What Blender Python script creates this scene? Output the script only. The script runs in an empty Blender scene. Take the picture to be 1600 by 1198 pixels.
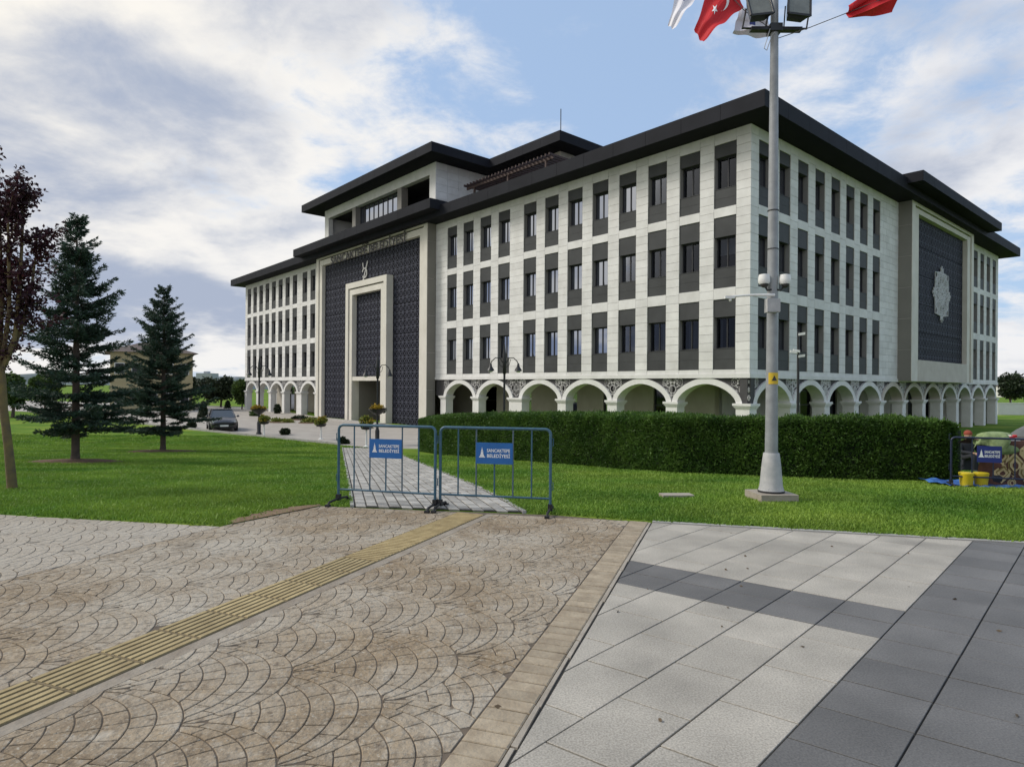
import bpy, bmesh, math, random
import numpy as np
from mathutils import Vector, Matrix

random.seed(7)
rng = np.random.default_rng(7)
scene = bpy.context.scene
C = scene.collection
R_ = math.radians

# ------------------------------------------------------------------ camera
F = 1011.0                      # focal length in pixels of the 1600 px wide photograph
CH = 1.65                       # eye height
cam_d = bpy.data.cameras.new('camera')
cam = bpy.data.objects.new('camera', cam_d)
C.objects.link(cam)
cam_d.sensor_width = 36.0
cam_d.lens = F / 1600 * 36.0
cam_d.shift_y = 5.2 / 1600
cam_d.clip_start = 0.05
cam_d.clip_end = 6000
cam.location = (0, 0, CH)
cam.rotation_euler = (math.pi / 2, -0.0072, 0)
scene.camera = cam

# ------------------------------------------------------------------ sky, sun, exposure
SUN_AZ, SUN_EL = R_(-84), R_(42)      # azimuth measured from +Y towards +X
world = bpy.data.worlds.new('World')
scene.world = world
world.use_nodes = True


def build_sky():
    nt = world.node_tree
    nt.nodes.clear()
    N, L = nt.nodes.new, nt.links.new
    out = N('ShaderNodeOutputWorld')
    bg = N('ShaderNodeBackground')
    bg.inputs['Strength'].default_value = 0.06
    L(bg.outputs[0], out.inputs[0])
    sky = N('ShaderNodeTexSky')
    sky.sky_type = 'NISHITA'
    sky.sun_disc = False
    sky.sun_elevation = SUN_EL
    sky.sun_rotation = SUN_AZ
    sky.altitude = 100
    sky.air_density = 1.0
    sky.dust_density = 1.2
    sky.ozone_density = 1.5
    tc = N('ShaderNodeTexCoord')
    sep = N('ShaderNodeSeparateXYZ')
    L(tc.outputs['Generated'], sep.inputs[0])

    def math_(op, a, b=None, c=None):
        n = N('ShaderNodeMath')
        n.operation = op
        for i, v in enumerate((a, b, c)):
            if v is None:
                continue
            if isinstance(v, (int, float)):
                n.inputs[i].default_value = v
            else:
                L(v, n.inputs[i])
        return n.outputs[0]
    zc = math_('MAXIMUM', sep.outputs[2], 0.0)
    den = math_('ADD', zc, 0.22)
    px = math_('DIVIDE', sep.outputs[0], den)
    py = math_('DIVIDE', sep.outputs[1], den)
    comb = N('ShaderNodeCombineXYZ')
    L(px, comb.inputs[0])
    L(py, comb.inputs[1])

    def noise(scale, detail, rough, off, dist=0.0):
        m = N('ShaderNodeMapping')
        m.inputs['Location'].default_value = off
        L(comb.outputs[0], m.inputs[0])
        n = N('ShaderNodeTexNoise')
        n.inputs['Scale'].default_value = scale
        n.inputs['Detail'].default_value = detail
        n.inputs['Roughness'].default_value = rough
        n.inputs['Distortion'].default_value = dist
        L(m.outputs[0], n.inputs['Vector'])
        return n.outputs['Fac']

    def ramp(v, a, b):
        n = N('ShaderNodeMapRange')
        n.interpolation_type = 'SMOOTHSTEP'
        L(v, n.inputs[0])
        n.inputs[1].default_value = a
        n.inputs[2].default_value = b
        return n.outputs[0]
    n1 = noise(0.95, 10, 0.56, SKY_OFF, 0.15)
    n2 = noise(3.8, 10, 0.66, (3.1, 7.7, 0.4), 0.3)
    # cloud cover thickens towards the west (left) and towards the horizon
    bias = math_('MULTIPLY', sep.outputs[0], -0.13)
    hz = math_('MULTIPLY', math_('SUBTRACT', 0.30, zc), 0.20)
    cov = math_('ADD', math_('ADD', n1, bias), hz)
    cov = math_('ADD', cov, math_('MULTIPLY', math_('SUBTRACT', n2, 0.5), 0.46))
    mask = ramp(cov, 0.36, 0.535)
    # grey undersides inside the thick cloud
    n3 = noise(1.5, 8, 0.50, (11.3, 2.4, 1.7), 0.2)
    thick = ramp(math_('ADD', math_('MULTIPLY', cov, 0.55), math_('MULTIPLY', n3, 0.95)), 0.70, 0.95)
    # forward scattering towards the sun
    sd = (math.sin(SUN_AZ) * math.cos(SUN_EL), math.cos(SUN_AZ) * math.cos(SUN_EL), math.sin(SUN_EL))
    dot = N('ShaderNodeVectorMath')
    dot.operation = 'DOT_PRODUCT'
    L(tc.outputs['Generated'], dot.inputs[0])
    dot.inputs[1].default_value = sd
    glow = math_('POWER', math_('MAXIMUM', dot.outputs['Value'], 0.0), 2.0)

    def mix(f, a, b):
        n = N('ShaderNodeMix')
        n.data_type = 'RGBA'
        L(f, n.inputs[0])
        for i, v in ((6, a), (7, b)):
            if isinstance(v, tuple):
                n.inputs[i].default_value = v
            else:
                L(v, n.inputs[i])
        return n.outputs[2]
    bright = mix(glow, (7.4, 7.4, 7.5, 1), (9.0, 8.4, 7.2, 1))
    dark = (3.5, 4.0, 5.1, 1)
    cl = mix(thick, bright, dark)
    # the blue of the photograph is lifted: a thin veil over the Nishita sky
    sk = N('ShaderNodeMix')
    sk.data_type = 'RGBA'
    sk.inputs[0].default_value = 0.65
    L(sky.outputs[0], sk.inputs[6])
    sk.inputs[7].default_value = (4.1, 5.6, 8.0, 1)
    res = mix(mask, sk.outputs[2], cl)
    L(res, bg.inputs['Color'])


SKY_OFF = (1.6, 4.9, 0.0)
build_sky()
sun_d = bpy.data.lights.new('sun', 'SUN')
sun_d.energy = 1.3
sun_d.angle = R_(18)
sun_d.color = (1.0, 0.95, 0.88)
sun = bpy.data.objects.new('sun', sun_d)
C.objects.link(sun)
sun.rotation_euler = Vector((math.sin(SUN_AZ) * math.cos(SUN_EL), math.cos(SUN_AZ) * math.cos(SUN_EL), math.sin(SUN_EL))).to_track_quat('Z', 'Y').to_euler()
scene.view_settings.view_transform = 'Standard'
scene.view_settings.look = 'None'
scene.view_settings.gamma = 1
scene.view_settings.use_curve_mapping = False
scene.view_settings.exposure = 1.0
scene.cycles.max_bounces = 6
scene.cycles.transparent_max_bounces = 8

# ------------------------------------------------------------------ materials
MATS = {}


def mat(name, col, rough=0.7, metal=0.0, var=0.0, vscale=3.0, col2=None, bump=0.0, bscale=40.0, spec=0.5, attr=0.0, detail=6, coat=0.0):
    """Principled material in world coordinates: colour, a second colour mixed in by noise, fine relief,
    and a per-face tone from the 'tone' attribute."""
    m = bpy.data.materials.new(name)
    m.use_nodes = True
    nt = m.node_tree
    N, L = nt.nodes.new, nt.links.new
    b = nt.nodes['Principled BSDF']
    b.inputs['Roughness'].default_value = rough
    b.inputs['Metallic'].default_value = metal
    b.inputs['Specular IOR Level'].default_value = spec
    b.inputs['Coat Weight'].default_value = coat
    geo = N('ShaderNodeNewGeometry')
    cur = None
    c1 = (*col, 1)
    if col2 is not None or var > 0:
        if col2 is None:
            col2 = tuple(min(1, x * (1 + var)) for x in col)
            c1 = tuple(x * (1 - var) for x in col) + (1,)
        n = N('ShaderNodeTexNoise')
        n.inputs['Scale'].default_value = vscale
        n.inputs['Detail'].default_value = detail
        n.inputs['Roughness'].default_value = 0.62
        L(geo.outputs['Position'], n.inputs['Vector'])
        mr = N('ShaderNodeMapRange')
        mr.inputs[1].default_value = 0.34
        mr.inputs[2].default_value = 0.66
        L(n.outputs['Fac'], mr.inputs[0])
        mx = N('ShaderNodeMix')
        mx.data_type = 'RGBA'
        mx.inputs[6].default_value = c1
        mx.inputs[7].default_value = (*col2, 1)
        L(mr.outputs[0], mx.inputs[0])
        cur = mx.outputs[2]
    if attr > 0:
        at = N('ShaderNodeAttribute')
        at.attribute_name = 'tone'
        mr = N('ShaderNodeMapRange')
        mr.inputs[3].default_value = 1 - attr
        mr.inputs[4].default_value = 1 + attr
        L(at.outputs['Fac'], mr.inputs[0])
        vm = N('ShaderNodeVectorMath')
        vm.operation = 'SCALE'
        if cur is None:
            vm.inputs[0].default_value = col
        else:
            L(cur, vm.inputs[0])
        L(mr.outputs[0], vm.inputs['Scale'])
        cur = vm.outputs[0]
    if cur is None:
        b.inputs['Base Color'].default_value = c1
    else:
        L(cur, b.inputs['Base Color'])
    if bump > 0:
        n = N('ShaderNodeTexNoise')
        n.inputs['Scale'].default_value = bscale
        n.inputs['Detail'].default_value = 5
        L(geo.outputs['Position'], n.inputs['Vector'])
        bp = N('ShaderNodeBump')
        bp.inputs['Strength'].default_value = bump
        bp.inputs['Distance'].default_value = 0.02
        L(n.outputs['Fac'], bp.inputs['Height'])
        L(bp.outputs[0], b.inputs['Normal'])
    MATS[name] = m
    return m


def leaf_mat(name, c1, c2, rough=0.55, trans=0.25, vscale=2.0):
    m = mat(name, c1, rough, col2=c2, vscale=vscale, attr=0.45, spec=0.3)
    nt = m.node_tree
    b = nt.nodes['Principled BSDF']
    src = b.inputs['Base Color'].links[0].from_socket
    t = nt.nodes.new('ShaderNodeBsdfTranslucent')
    nt.links.new(src, t.inputs['Color'])
    mx = nt.nodes.new('ShaderNodeMixShader')
    mx.inputs[0].default_value = trans
    nt.links.new(b.outputs[0], mx.inputs[1])
    nt.links.new(t.outputs[0], mx.inputs[2])
    nt.links.new(mx.outputs[0], nt.nodes['Material Output'].inputs[0])
    return m


mat('limestone', (0.62, 0.61, 0.585), 0.75, col2=(0.73, 0.722, 0.70), vscale=1.3, bump=0.15, bscale=14, attr=0.06)
mat('limestone_joint', (0.30, 0.29, 0.27), 0.9)
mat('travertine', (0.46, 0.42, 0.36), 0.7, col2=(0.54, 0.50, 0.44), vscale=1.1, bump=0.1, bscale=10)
mat('portal_beige', (0.58, 0.55, 0.48), 0.65, col2=(0.66, 0.63, 0.56), vscale=0.8)
mat('taupe_metal', (0.20, 0.188, 0.165), 0.5, var=0.08, vscale=0.6)
mat('roof_metal', (0.017, 0.018, 0.023), 0.6, metal=0.0, var=0.15, vscale=0.7, spec=0.08)
mat('soffit_metal', (0.014, 0.014, 0.018), 0.7, var=0.1, vscale=0.8, spec=0.08)
mat('grey_panel', (0.056, 0.058, 0.059), 0.55, var=0.14, vscale=0.9, spec=0.2)
mat('window_frame', (0.018, 0.019, 0.022), 0.4)
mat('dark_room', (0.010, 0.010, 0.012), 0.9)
mat('curtain', (0.15, 0.15, 0.17), 0.9, var=0.12, vscale=3)
mat('spandrel_dark', (0.050, 0.048, 0.050), 0.7, var=0.2, vscale=2)
mat('pale_blind', (0.34, 0.34, 0.35), 0.9)
mat('medallion_metal', (0.52, 0.52, 0.52), 0.5)
mat('shaded_reveal', (0.22, 0.21, 0.20), 0.8, var=0.05)  # recess shade put into the colour: reveals greyer than the wall stone
mat('white_lattice', (0.50, 0.49, 0.48), 0.6)
mat('letter_black', (0.030, 0.028, 0.028), 0.45)
mat('arcade_floor', (0.42, 0.40, 0.37), 0.6, var=0.08, vscale=1)
mat('grey_steel', (0.30, 0.315, 0.32), 0.45, col2=(0.22, 0.23, 0.235), vscale=6, spec=0.5)
mat('galvanised', (0.34, 0.345, 0.345), 0.5, col2=(0.45, 0.44, 0.43), vscale=9)
mat('black_iron', (0.014, 0.014, 0.015), 0.42)
mat('barrier_paint', (0.020, 0.080, 0.135), 0.4, col2=(0.055, 0.125, 0.17), vscale=9)
mat('barrier_worn', (0.11, 0.14, 0.16), 0.45, col2=(0.035, 0.09, 0.14), vscale=14)
mat('sign_blue', (0.010, 0.115, 0.36), 0.4, var=0.06, vscale=4)
mat('sign_navy', (0.008, 0.020, 0.16), 0.45, var=0.1, vscale=4)
mat('print_white', (0.75, 0.77, 0.78), 0.5)
mat('white_plastic', (0.72, 0.72, 0.69), 0.4, var=0.05, vscale=12)
mat('yellow_sticker', (0.62, 0.42, 0.02), 0.45)
mat('black_rubber', (0.015, 0.015, 0.016), 0.75)
mat('bark_plum', (0.10, 0.075, 0.045), 0.9, col2=(0.17, 0.13, 0.045), vscale=5, bump=0.6, bscale=22)
mat('bark_spruce', (0.075, 0.058, 0.046), 0.95, col2=(0.12, 0.09, 0.07), vscale=7, bump=0.6, bscale=24)
mat('soil', (0.085, 0.045, 0.026), 0.95, col2=(0.13, 0.075, 0.04), vscale=7, bump=0.6, bscale=30)
mat('red_cloth', (0.52, 0.010, 0.014), 0.7, var=0.08, vscale=4)
mat('white_cloth', (0.68, 0.67, 0.70), 0.8, var=0.05, vscale=4)
mat('rope', (0.12, 0.11, 0.10), 0.8)
leaf_mat('spruce_needles', (0.026, 0.052, 0.032), (0.066, 0.108, 0.074), 0.6, 0.12, 1.6)
leaf_mat('plum_leaves', (0.026, 0.009, 0.014), (0.060, 0.015, 0.022), 0.5, 0.25)
leaf_mat('hedge_leaves', (0.034, 0.082, 0.013), (0.090, 0.165, 0.028), 0.5, 0.25, 2.2)
leaf_mat('tree_leaves', (0.045, 0.085, 0.020), (0.085, 0.13, 0.03), 0.55, 0.25, 0.8)
leaf_mat('dark_leaves', (0.018, 0.030, 0.014), (0.034, 0.050, 0.022), 0.6, 0.15, 0.8)
leaf_mat('bright_leaves', (0.15, 0.19, 0.035), (0.24, 0.25, 0.05), 0.55, 0.25, 2.5)
leaf_mat('yellow_flowers', (0.42, 0.26, 0.02), (0.30, 0.22, 0.03), 0.6, 0.2, 9)
leaf_mat('grass_blades', (0.085, 0.190, 0.020), (0.225, 0.325, 0.046), 0.6, 0.3, 0.38)
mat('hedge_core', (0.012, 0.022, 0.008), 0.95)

# ------------------------------------------------------------------ mesh helpers


class MB:
    """collects shapes; build() links them as ONE mesh object"""

    def __init__(s):
        s.v, s.f, s.m, s.mats, s.tone = [], [], [], [], []
        s.cur = 0
        s.t = 0.5

    def use(s, name):
        if name not in s.mats:
            s.mats.append(name)
        s.cur = s.mats.index(name)
        return s

    def face(s, pts):
        b = len(s.v)
        s.v.extend([tuple(p) for p in pts])
        s.f.append(tuple(range(b, b + len(pts))))
        s.m.append(s.cur)
        s.tone.append(s.t)

    def raw(s, verts, faces):
        b = len(s.v)
        s.v.extend([tuple(p) for p in verts])
        for f in faces:
            s.f.append(tuple(i + b for i in f))
            s.m.append(s.cur)
            s.tone.append(s.t)

    def box(s, x0, x1, y0, y1, z0, z1, skip=''):
        if x0 > x1: x0, x1 = x1, x0
        if y0 > y1: y0, y1 = y1, y0
        v = [(x0, y0, z0), (x1, y0, z0), (x1, y1, z0), (x0, y1, z0), (x0, y0, z1), (x1, y0, z1), (x1, y1, z1), (x0, y1, z1)]
        f = [(3, 2, 1, 0), (4, 5, 6, 7), (0, 1, 5, 4), (1, 2, 6, 5), (2, 3, 7, 6), (3, 0, 4, 7)]
        s.raw(v, f)
        return s

    def obox(s, c, ax, ay, az):
        """box with half-axis vectors"""
        c, ax, ay, az = map(Vector, (c, ax, ay, az))
        v = [c + sx * ax + sy * ay + sz * az for sz in (-1, 1) for sx, sy in ((-1, -1), (1, -1), (1, 1), (-1, 1))]
        s.raw(v, [(3, 2, 1, 0), (4, 5, 6, 7), (0, 1, 5, 4), (1, 2, 6, 5), (2, 3, 7, 6), (3, 0, 4, 7)])
        return s

    def bar(s, a, b, w, h, up=(0, 0, 1)):
        a, b, up = Vector(a), Vector(b), Vector(up)
        d = (b - a)
        L = d.length
        d = d / L
        side = d.cross(up)
        if side.length < 1e-4: side = d.cross(Vector((1, 0, 0)))
        side.normalize()
        u = side.cross(d)
        return s.obox((a + b) / 2, d * (L / 2), side * (w / 2), u * (h / 2))

    def prism(s, poly, z0, z1):
        n = len(poly)
        v = [(p[0], p[1], z0) for p in poly] + [(p[0], p[1], z1) for p in poly]
        f = [tuple(range(n - 1, -1, -1)), tuple(range(n, 2 * n))]
        for i in range(n):
            j = (i + 1) % n
            f.append((i, j, n + j, n + i))
        s.raw(v, f)
        return s

    def tube(s, pts, radii, n=8, cap=True):
        pts = [Vector(p) for p in pts]
        if isinstance(radii, (int, float)): radii = [radii] * len(pts)
        rings = []
        ref = Vector((0.123, 0.31, 0.94)).normalized()
        for i, p in enumerate(pts):
            d = (pts[min(i + 1, len(pts) - 1)] - pts[max(i - 1, 0)]).normalized()
            a = d.cross(ref)
            if a.length < 0.05: a = d.cross(Vector((1, 0, 0)))
            a.normalize()
            b = d.cross(a)
            rings.append([p + (a * math.cos(2 * math.pi * k / n) + b * math.sin(2 * math.pi * k / n)) * radii[i] for k in range(n)])
        v = [q for r in rings for q in r]
        f = []
        for i in range(len(pts) - 1):
            for k in range(n):
                k2 = (k + 1) % n
                f.append((i * n + k, i * n + k2, (i + 1) * n + k2, (i + 1) * n + k))
        if cap:
            f.append(tuple(range(n - 1, -1, -1)))
            f.append(tuple((len(pts) - 1) * n + k for k in range(n)))
        s.raw(v, f)
        return s

    def lathe(s, prof, c=(0, 0, 0), n=14, ax=None):
        """prof: list of (radius, z); optional axes matrix"""
        c = Vector(c)
        v, f = [], []
        for r, z in prof:
            for k in range(n):
                a = 2 * math.pi * k / n
                p = Vector((r * math.cos(a), r * math.sin(a), z))
                if ax is not None: p = ax @ p
                v.append(c + p)
        for i in range(len(prof) - 1):
            for k in range(n):
                k2 = (k + 1) % n
                f.append((i * n + k, i * n + k2, (i + 1) * n + k2, (i + 1) * n + k))
        f.append(tuple(range(n - 1, -1, -1)))
        f.append(tuple((len(prof) - 1) * n + k for k in range(n)))
        s.raw(v, f)
        return s

    def ell(s, c, r, n=12, m=8):
        prof = []
        for i in range(m + 1):
            a = math.pi * i / m - math.pi / 2
            prof.append((max(1e-3, math.cos(a)), math.sin(a)))
        return s.lathe(prof, c, n, Matrix.Diagonal(Vector(r)))

    def mesh(s, name):
        me = bpy.data.meshes.new(name)
        me.from_pydata(s.v, [], s.f)
        for m in s.mats: me.materials.append(MATS[m])
        if len(s.mats) > 1: me.polygons.foreach_set('material_index', s.m)
        at = me.attributes.new('tone', 'FLOAT', 'FACE')
        at.data.foreach_set('value', s.tone)
        me.update()
        return me

    def build(s, name, parent=None, smooth=False, angle=40):
        me = s.mesh(name)
        o = bpy.data.objects.new(name, me)
        C.objects.link(o)
        if parent is not None: o.parent = parent
        if smooth:
            me.polygons.foreach_set('use_smooth', [True] * len(me.polygons))
            me.set_sharp_from_angle(angle=R_(angle))
        return o


def link_mesh(name, me, parent=None, loc=(0, 0, 0), rotz=0.0):
    o = bpy.data.objects.new(name, me)
    C.objects.link(o)
    o.parent = parent
    o.location = loc
    o.rotation_euler = (0, 0, rotz)
    return o


def fast_mesh(name, verts, faces, mats, tone=None, mi=None, parent=None):
    """numpy arrays -> mesh object (all faces with the same corner count)"""
    verts = np.asarray(verts, np.float32)
    faces = np.asarray(faces, np.int32)
    me = bpy.data.meshes.new(name)
    k = faces.shape[1]
    me.vertices.add(len(verts))
    me.vertices.foreach_set('co', verts.ravel())
    me.loops.add(faces.size)
    me.loops.foreach_set('vertex_index', faces.ravel())
    me.polygons.add(len(faces))
    me.polygons.foreach_set('loop_start', np.arange(0, faces.size, k, dtype=np.int32))
    for m in mats: me.materials.append(MATS[m])
    if mi is not None: me.polygons.foreach_set('material_index', np.asarray(mi, np.int32))
    at = me.attributes.new('tone', 'FLOAT', 'FACE')
    at.data.foreach_set('value', np.asarray(tone if tone is not None else rng.random(len(faces)), np.float32))
    me.update(calc_edges=True)
    o = bpy.data.objects.new(name, me)
    C.objects.link(o)
    o.parent = parent
    return o


def tag(o, label, cat, group=None, kind=None):
    o['label'] = label
    o['category'] = cat
    if group: o['group'] = group
    if kind: o['kind'] = kind
    return o


def struct(o, label=None):
    o['kind'] = 'structure'
    if label: o['label'] = label
    return o


def empty(name, loc=(0, 0, 0), rotz=0.0):
    o = bpy.data.objects.new(name, None)
    o.empty_display_size = 0.3
    C.objects.link(o)
    o.location = loc
    o.rotation_euler = (0, 0, rotz)
    return o


def copy_tree(o, parent=None):
    c = o.copy()
    C.objects.link(c)
    c.parent = parent
    for ch in [x for x in TREE.get(o.name, o.children)]:
        copy_tree(ch, c)
    return c


TREE = {}


def text_mesh(txt, size, depth=0.0, align='LEFT', name='text', bold=0.0):
    cu = bpy.data.curves.new(name, 'FONT')
    cu.body = txt
    cu.size = size
    cu.extrude = depth
    cu.align_x = align
    cu.offset = bold
    cu.resolution_u = 3
    o = bpy.data.objects.new(name, cu)
    C.objects.link(o)
    dg = bpy.context.evaluated_depsgraph_get()
    me = bpy.data.meshes.new_from_object(o.evaluated_get(dg))
    bpy.data.objects.remove(o)
    bpy.data.curves.remove(cu)
    return me


def hz(px):
    return 604.2 + 0.0072 * (px - 800)


def gp(px, py, z=0.0):
    """photograph pixel -> point at height z"""
    y = F * (CH - z) / (py - hz(px))
    return Vector(((px - 800) / F * y, y, z))


def at(px, py, y):
    """photograph pixel -> point at distance y"""
    return Vector(((px - 800) / F * y, y, CH - (py - hz(px)) * y / F))


def gz(x, y):
    """terrain: level plaza, then a steady fall towards the building"""
    y = np.asarray(y, float)
    z = -np.clip((y - 9.5) * 0.066, 0, 1.55)
    s = 2.0
    k = np.clip((y - 9.5 + s) / (2 * s), 0, 1)
    soft = -0.066 * s * k * k
    z = np.where(y < 9.5 + s, soft, z)
    return z


def GZ(x, y):
    return float(gz(x, y))
# ------------------------------------------------------------------ ground, plaza, path, road
def surface_mats():
    # lawn: green with worn yellow patches
    m = mat('lawn', (0.075, 0.150, 0.018), 0.95, col2=(0.120, 0.205, 0.028), vscale=1.1, bump=0.5, bscale=60, spec=0.05)
    nt = m.node_tree
    N, L = nt.nodes.new, nt.links.new
    b = nt.nodes['Principled BSDF']
    src = b.inputs['Base Color'].links[0].from_socket
    geo = N('ShaderNodeNewGeometry')
    n = N('ShaderNodeTexNoise')
    n.inputs['Scale'].default_value = 0.35
    n.inputs['Detail'].default_value = 5
    L(geo.outputs['Position'], n.inputs['Vector'])
    mr = N('ShaderNodeMapRange')
    mr.inputs[1].default_value = 0.46
    mr.inputs[2].default_value = 0.68
    L(n.outputs['Fac'], mr.inputs[0])
    mx = N('ShaderNodeMix')
    mx.data_type = 'RGBA'
    L(mr.outputs[0], mx.inputs[0])
    L(src, mx.inputs[6])
    mx.inputs[7].default_value = (0.200, 0.265, 0.040, 1)
    L(mx.outputs[2], b.inputs['Base Color'])

    # stamped concrete: brown release colour worn pale in patches
    m = mat('fan_stone', (0.215, 0.160, 0.102), 0.8, col2=(0.310, 0.240, 0.158), vscale=2.6, bump=0.9, bscale=30, attr=0.09, spec=0.25)
    nt = m.node_tree
    N, L = nt.nodes.new, nt.links.new
    b = nt.nodes['Principled BSDF']
    src = b.inputs['Base Color'].links[0].from_socket
    geo = N('ShaderNodeNewGeometry')

    def nz(scale, a, bb, det=7, rough=0.65):
        n = N('ShaderNodeTexNoise')
        n.inputs['Scale'].default_value = scale
        n.inputs['Detail'].default_value = det
        n.inputs['Roughness'].default_value = rough
        L(geo.outputs['Position'], n.inputs['Vector'])
        mr = N('ShaderNodeMapRange')
        mr.inputs[1].default_value = a
        mr.inputs[2].default_value = bb
        L(n.outputs['Fac'], mr.inputs[0])
        return mr.outputs[0]

    def mix(f, a, c):
        mx = N('ShaderNodeMix')
        mx.data_type = 'RGBA'
        L(f, mx.inputs[0])
        L(a, mx.inputs[6])
        mx.inputs[7].default_value = (*c, 1)
        return mx.outputs[2]
    c = mix(nz(0.55, 0.42, 0.62), src, (0.40, 0.355, 0.285))
    c = mix(nz(6.5, 0.54, 0.74), c, (0.42, 0.375, 0.305))
    c = mix(nz(14.0, 0.52, 0.72), c, (0.125, 0.095, 0.066))
    c = mix(nz(38.0, 0.56, 0.72, 3), c, (0.40, 0.36, 0.29))
    c = mix(nz(1.3, 0.58, 0.78), c, (0.140, 0.108, 0.076))
    L(c, b.inputs['Base Color'])
    m2 = m.copy()
    m2.name = 'pale_fan_stone'
    MATS['pale_fan_stone'] = m2
    nt = m2.node_tree
    b = nt.nodes['Principled BSDF']
    src = b.inputs['Base Color'].links[0].from_socket
    mx = nt.nodes.new('ShaderNodeMix')
    mx.data_type = 'RGBA'
    mx.inputs[0].default_value = 0.55
    nt.links.new(src, mx.inputs[6])
    mx.inputs[7].default_value = (0.43, 0.395, 0.335, 1)
    nt.links.new(mx.outputs[2], b.inputs['Base Color'])
    # granite: fine speckle
    for nm, a, bcol, at_ in (('light_granite', (0.270, 0.245, 0.205), (0.450, 0.412, 0.345), 0.11), ('dark_granite', (0.100, 0.096, 0.091), (0.160, 0.153, 0.143), 0.15)):
        m = mat(nm, a, 0.62, col2=bcol, vscale=95, detail=2, attr=at_, bump=0.12, bscale=120)
        nt = m.node_tree
        N, L = nt.nodes.new, nt.links.new
        b = nt.nodes['Principled BSDF']
        src = b.inputs['Base Color'].links[0].from_socket
        geo = N('ShaderNodeNewGeometry')
        n = N('ShaderNodeTexNoise')
        n.inputs['Scale'].default_value = 1.7
        n.inputs['Detail'].default_value = 6
        L(geo.outputs['Position'], n.inputs['Vector'])
        mr = N('ShaderNodeMapRange')
        mr.inputs[1].default_value = 0.3
        mr.inputs[2].default_value = 0.7
        mr.inputs[3].default_value = 0.76
        mr.inputs[4].default_value = 1.18
        L(n.outputs['Fac'], mr.inputs[0])
        vm = N('ShaderNodeVectorMath')
        vm.operation = 'SCALE'
        L(src, vm.inputs[0])
        L(mr.outputs[0], vm.inputs['Scale'])
        L(vm.outputs[0], b.inputs['Base Color'])
        L(mr.outputs[0], b.inputs['Roughness'])
        b.inputs['Roughness'].links and nt.links.remove(b.inputs['Roughness'].links[0])
    mat('groove_dirt', (0.115, 0.089, 0.064), 0.95, var=0.3, vscale=8)
    mat('slab_joint', (0.045, 0.042, 0.037), 0.95, var=0.3, vscale=8)
    mat('border_brick', (0.255, 0.200, 0.135), 0.8, col2=(0.37, 0.305, 0.215), vscale=7, bump=0.4, bscale=40, attr=0.12)
    mat('cream_concrete', (0.38, 0.34, 0.28), 0.85, col2=(0.28, 0.24, 0.19), vscale=4, bump=0.3, bscale=40)
    mat('tactile_base', (0.17, 0.13, 0.07), 0.85, var=0.2, vscale=5)
    mat('tactile_yellow', (0.30, 0.225, 0.105), 0.8, col2=(0.43, 0.335, 0.165), vscale=7, bump=0.2, bscale=60, attr=0.10)
    mat('paver_grey', (0.28, 0.265, 0.235), 0.85, col2=(0.42, 0.40, 0.36), vscale=3, attr=0.28, bump=0.3, bscale=50)
    mat('road_paving', (0.34, 0.31, 0.275), 0.9, spec=0.2, col2=(0.41, 0.38, 0.34), vscale=0.9)
    mat('kerb_stone', (0.33, 0.32, 0.295), 0.85, var=0.1, vscale=2)


surface_mats()

STRIP = Vector((0.375, 0.927)).normalized()          # direction of the tactile strip and of the plaza joints
SN = Vector((STRIP.y, -STRIP.x))                     # to its right
EDGE = [(-160, 40), (-40, 16.0), (-14, 9.64), (-6.44, 8.14), (-3.39, 7.54), (-2.63, 8.87), (0.5, 8.40), (1.74, 7.98), (5.55, 7.02), (14, 4.9), (60, -6.6), (160, -30)]


def edge_y(x):
    return float(np.interp(x, [p[0] for p in EDGE], [p[1] for p in EDGE]))


def ground_sheet():
    xs = sorted(set([p[0] for p in EDGE] + list(np.linspace(-40, 40, 161)) + [-1500, -700, -400, -250, -110, -80, -60, 50, 80, 110, 250, 400, 700, 1500]))
    xs = [x for i, x in enumerate(xs)]
    rows = [0, 0.02, 0.05, 0.1, 0.2, 0.35, 0.5, 0.7, 0.9, 1.1]
    v, f = [], []
    rel = list(np.concatenate([np.linspace(0, 1, 60), [1.4, 2, 3.5, 6, 12, 30, 60]]))
    for x in xs:
        e = edge_y(max(-160, min(160, x)))
        v.append((x, e + 0.001, -0.4))
        for r in rel:
            y = e + r * (40 - e) if r <= 1 else 40 * r
            y = max(y, e + r * 0.1)
            v.append((x, y, GZ(x, y) + 0.006 + 0.014 * min(1.0, (y - e) / 0.4)))
    n = len(rel) + 1
    for i in range(len(xs) - 1):
        for j in range(n - 1):
            f.append((i * n + j, (i + 1) * n + j, (i + 1) * n + j + 1, i * n + j + 1))
    o = fast_mesh('lawn', v, f, ['lawn'])
    struct(o, 'mown green lawn falling away from the plaza')
    b = MB().use('groove_dirt')
    b.prism([(-300, -120), (300, -120), (300, -20), (14, 4.9), (5.55, 7.02), (1.74, 7.98), (0.5, 8.4), (-2.63, 8.87), (-3.39, 7.54), (-14, 9.64), (-40, 16), (-300, 60)], -0.30, -0.045)
    o = b.build('plaza_bed')
    b = MB().use('groove_dirt')
    b.prism([(-14, -1.0), (-1.35, -1.0), (1.66, 7.95), (0.5, 8.39), (-2.63, 8.86), (-3.39, 7.53), (-14, 9.62)], -0.044, -0.0055)
    struct(b.build('stamped_bed'))
    struct(o)


ground_sheet()


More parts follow.
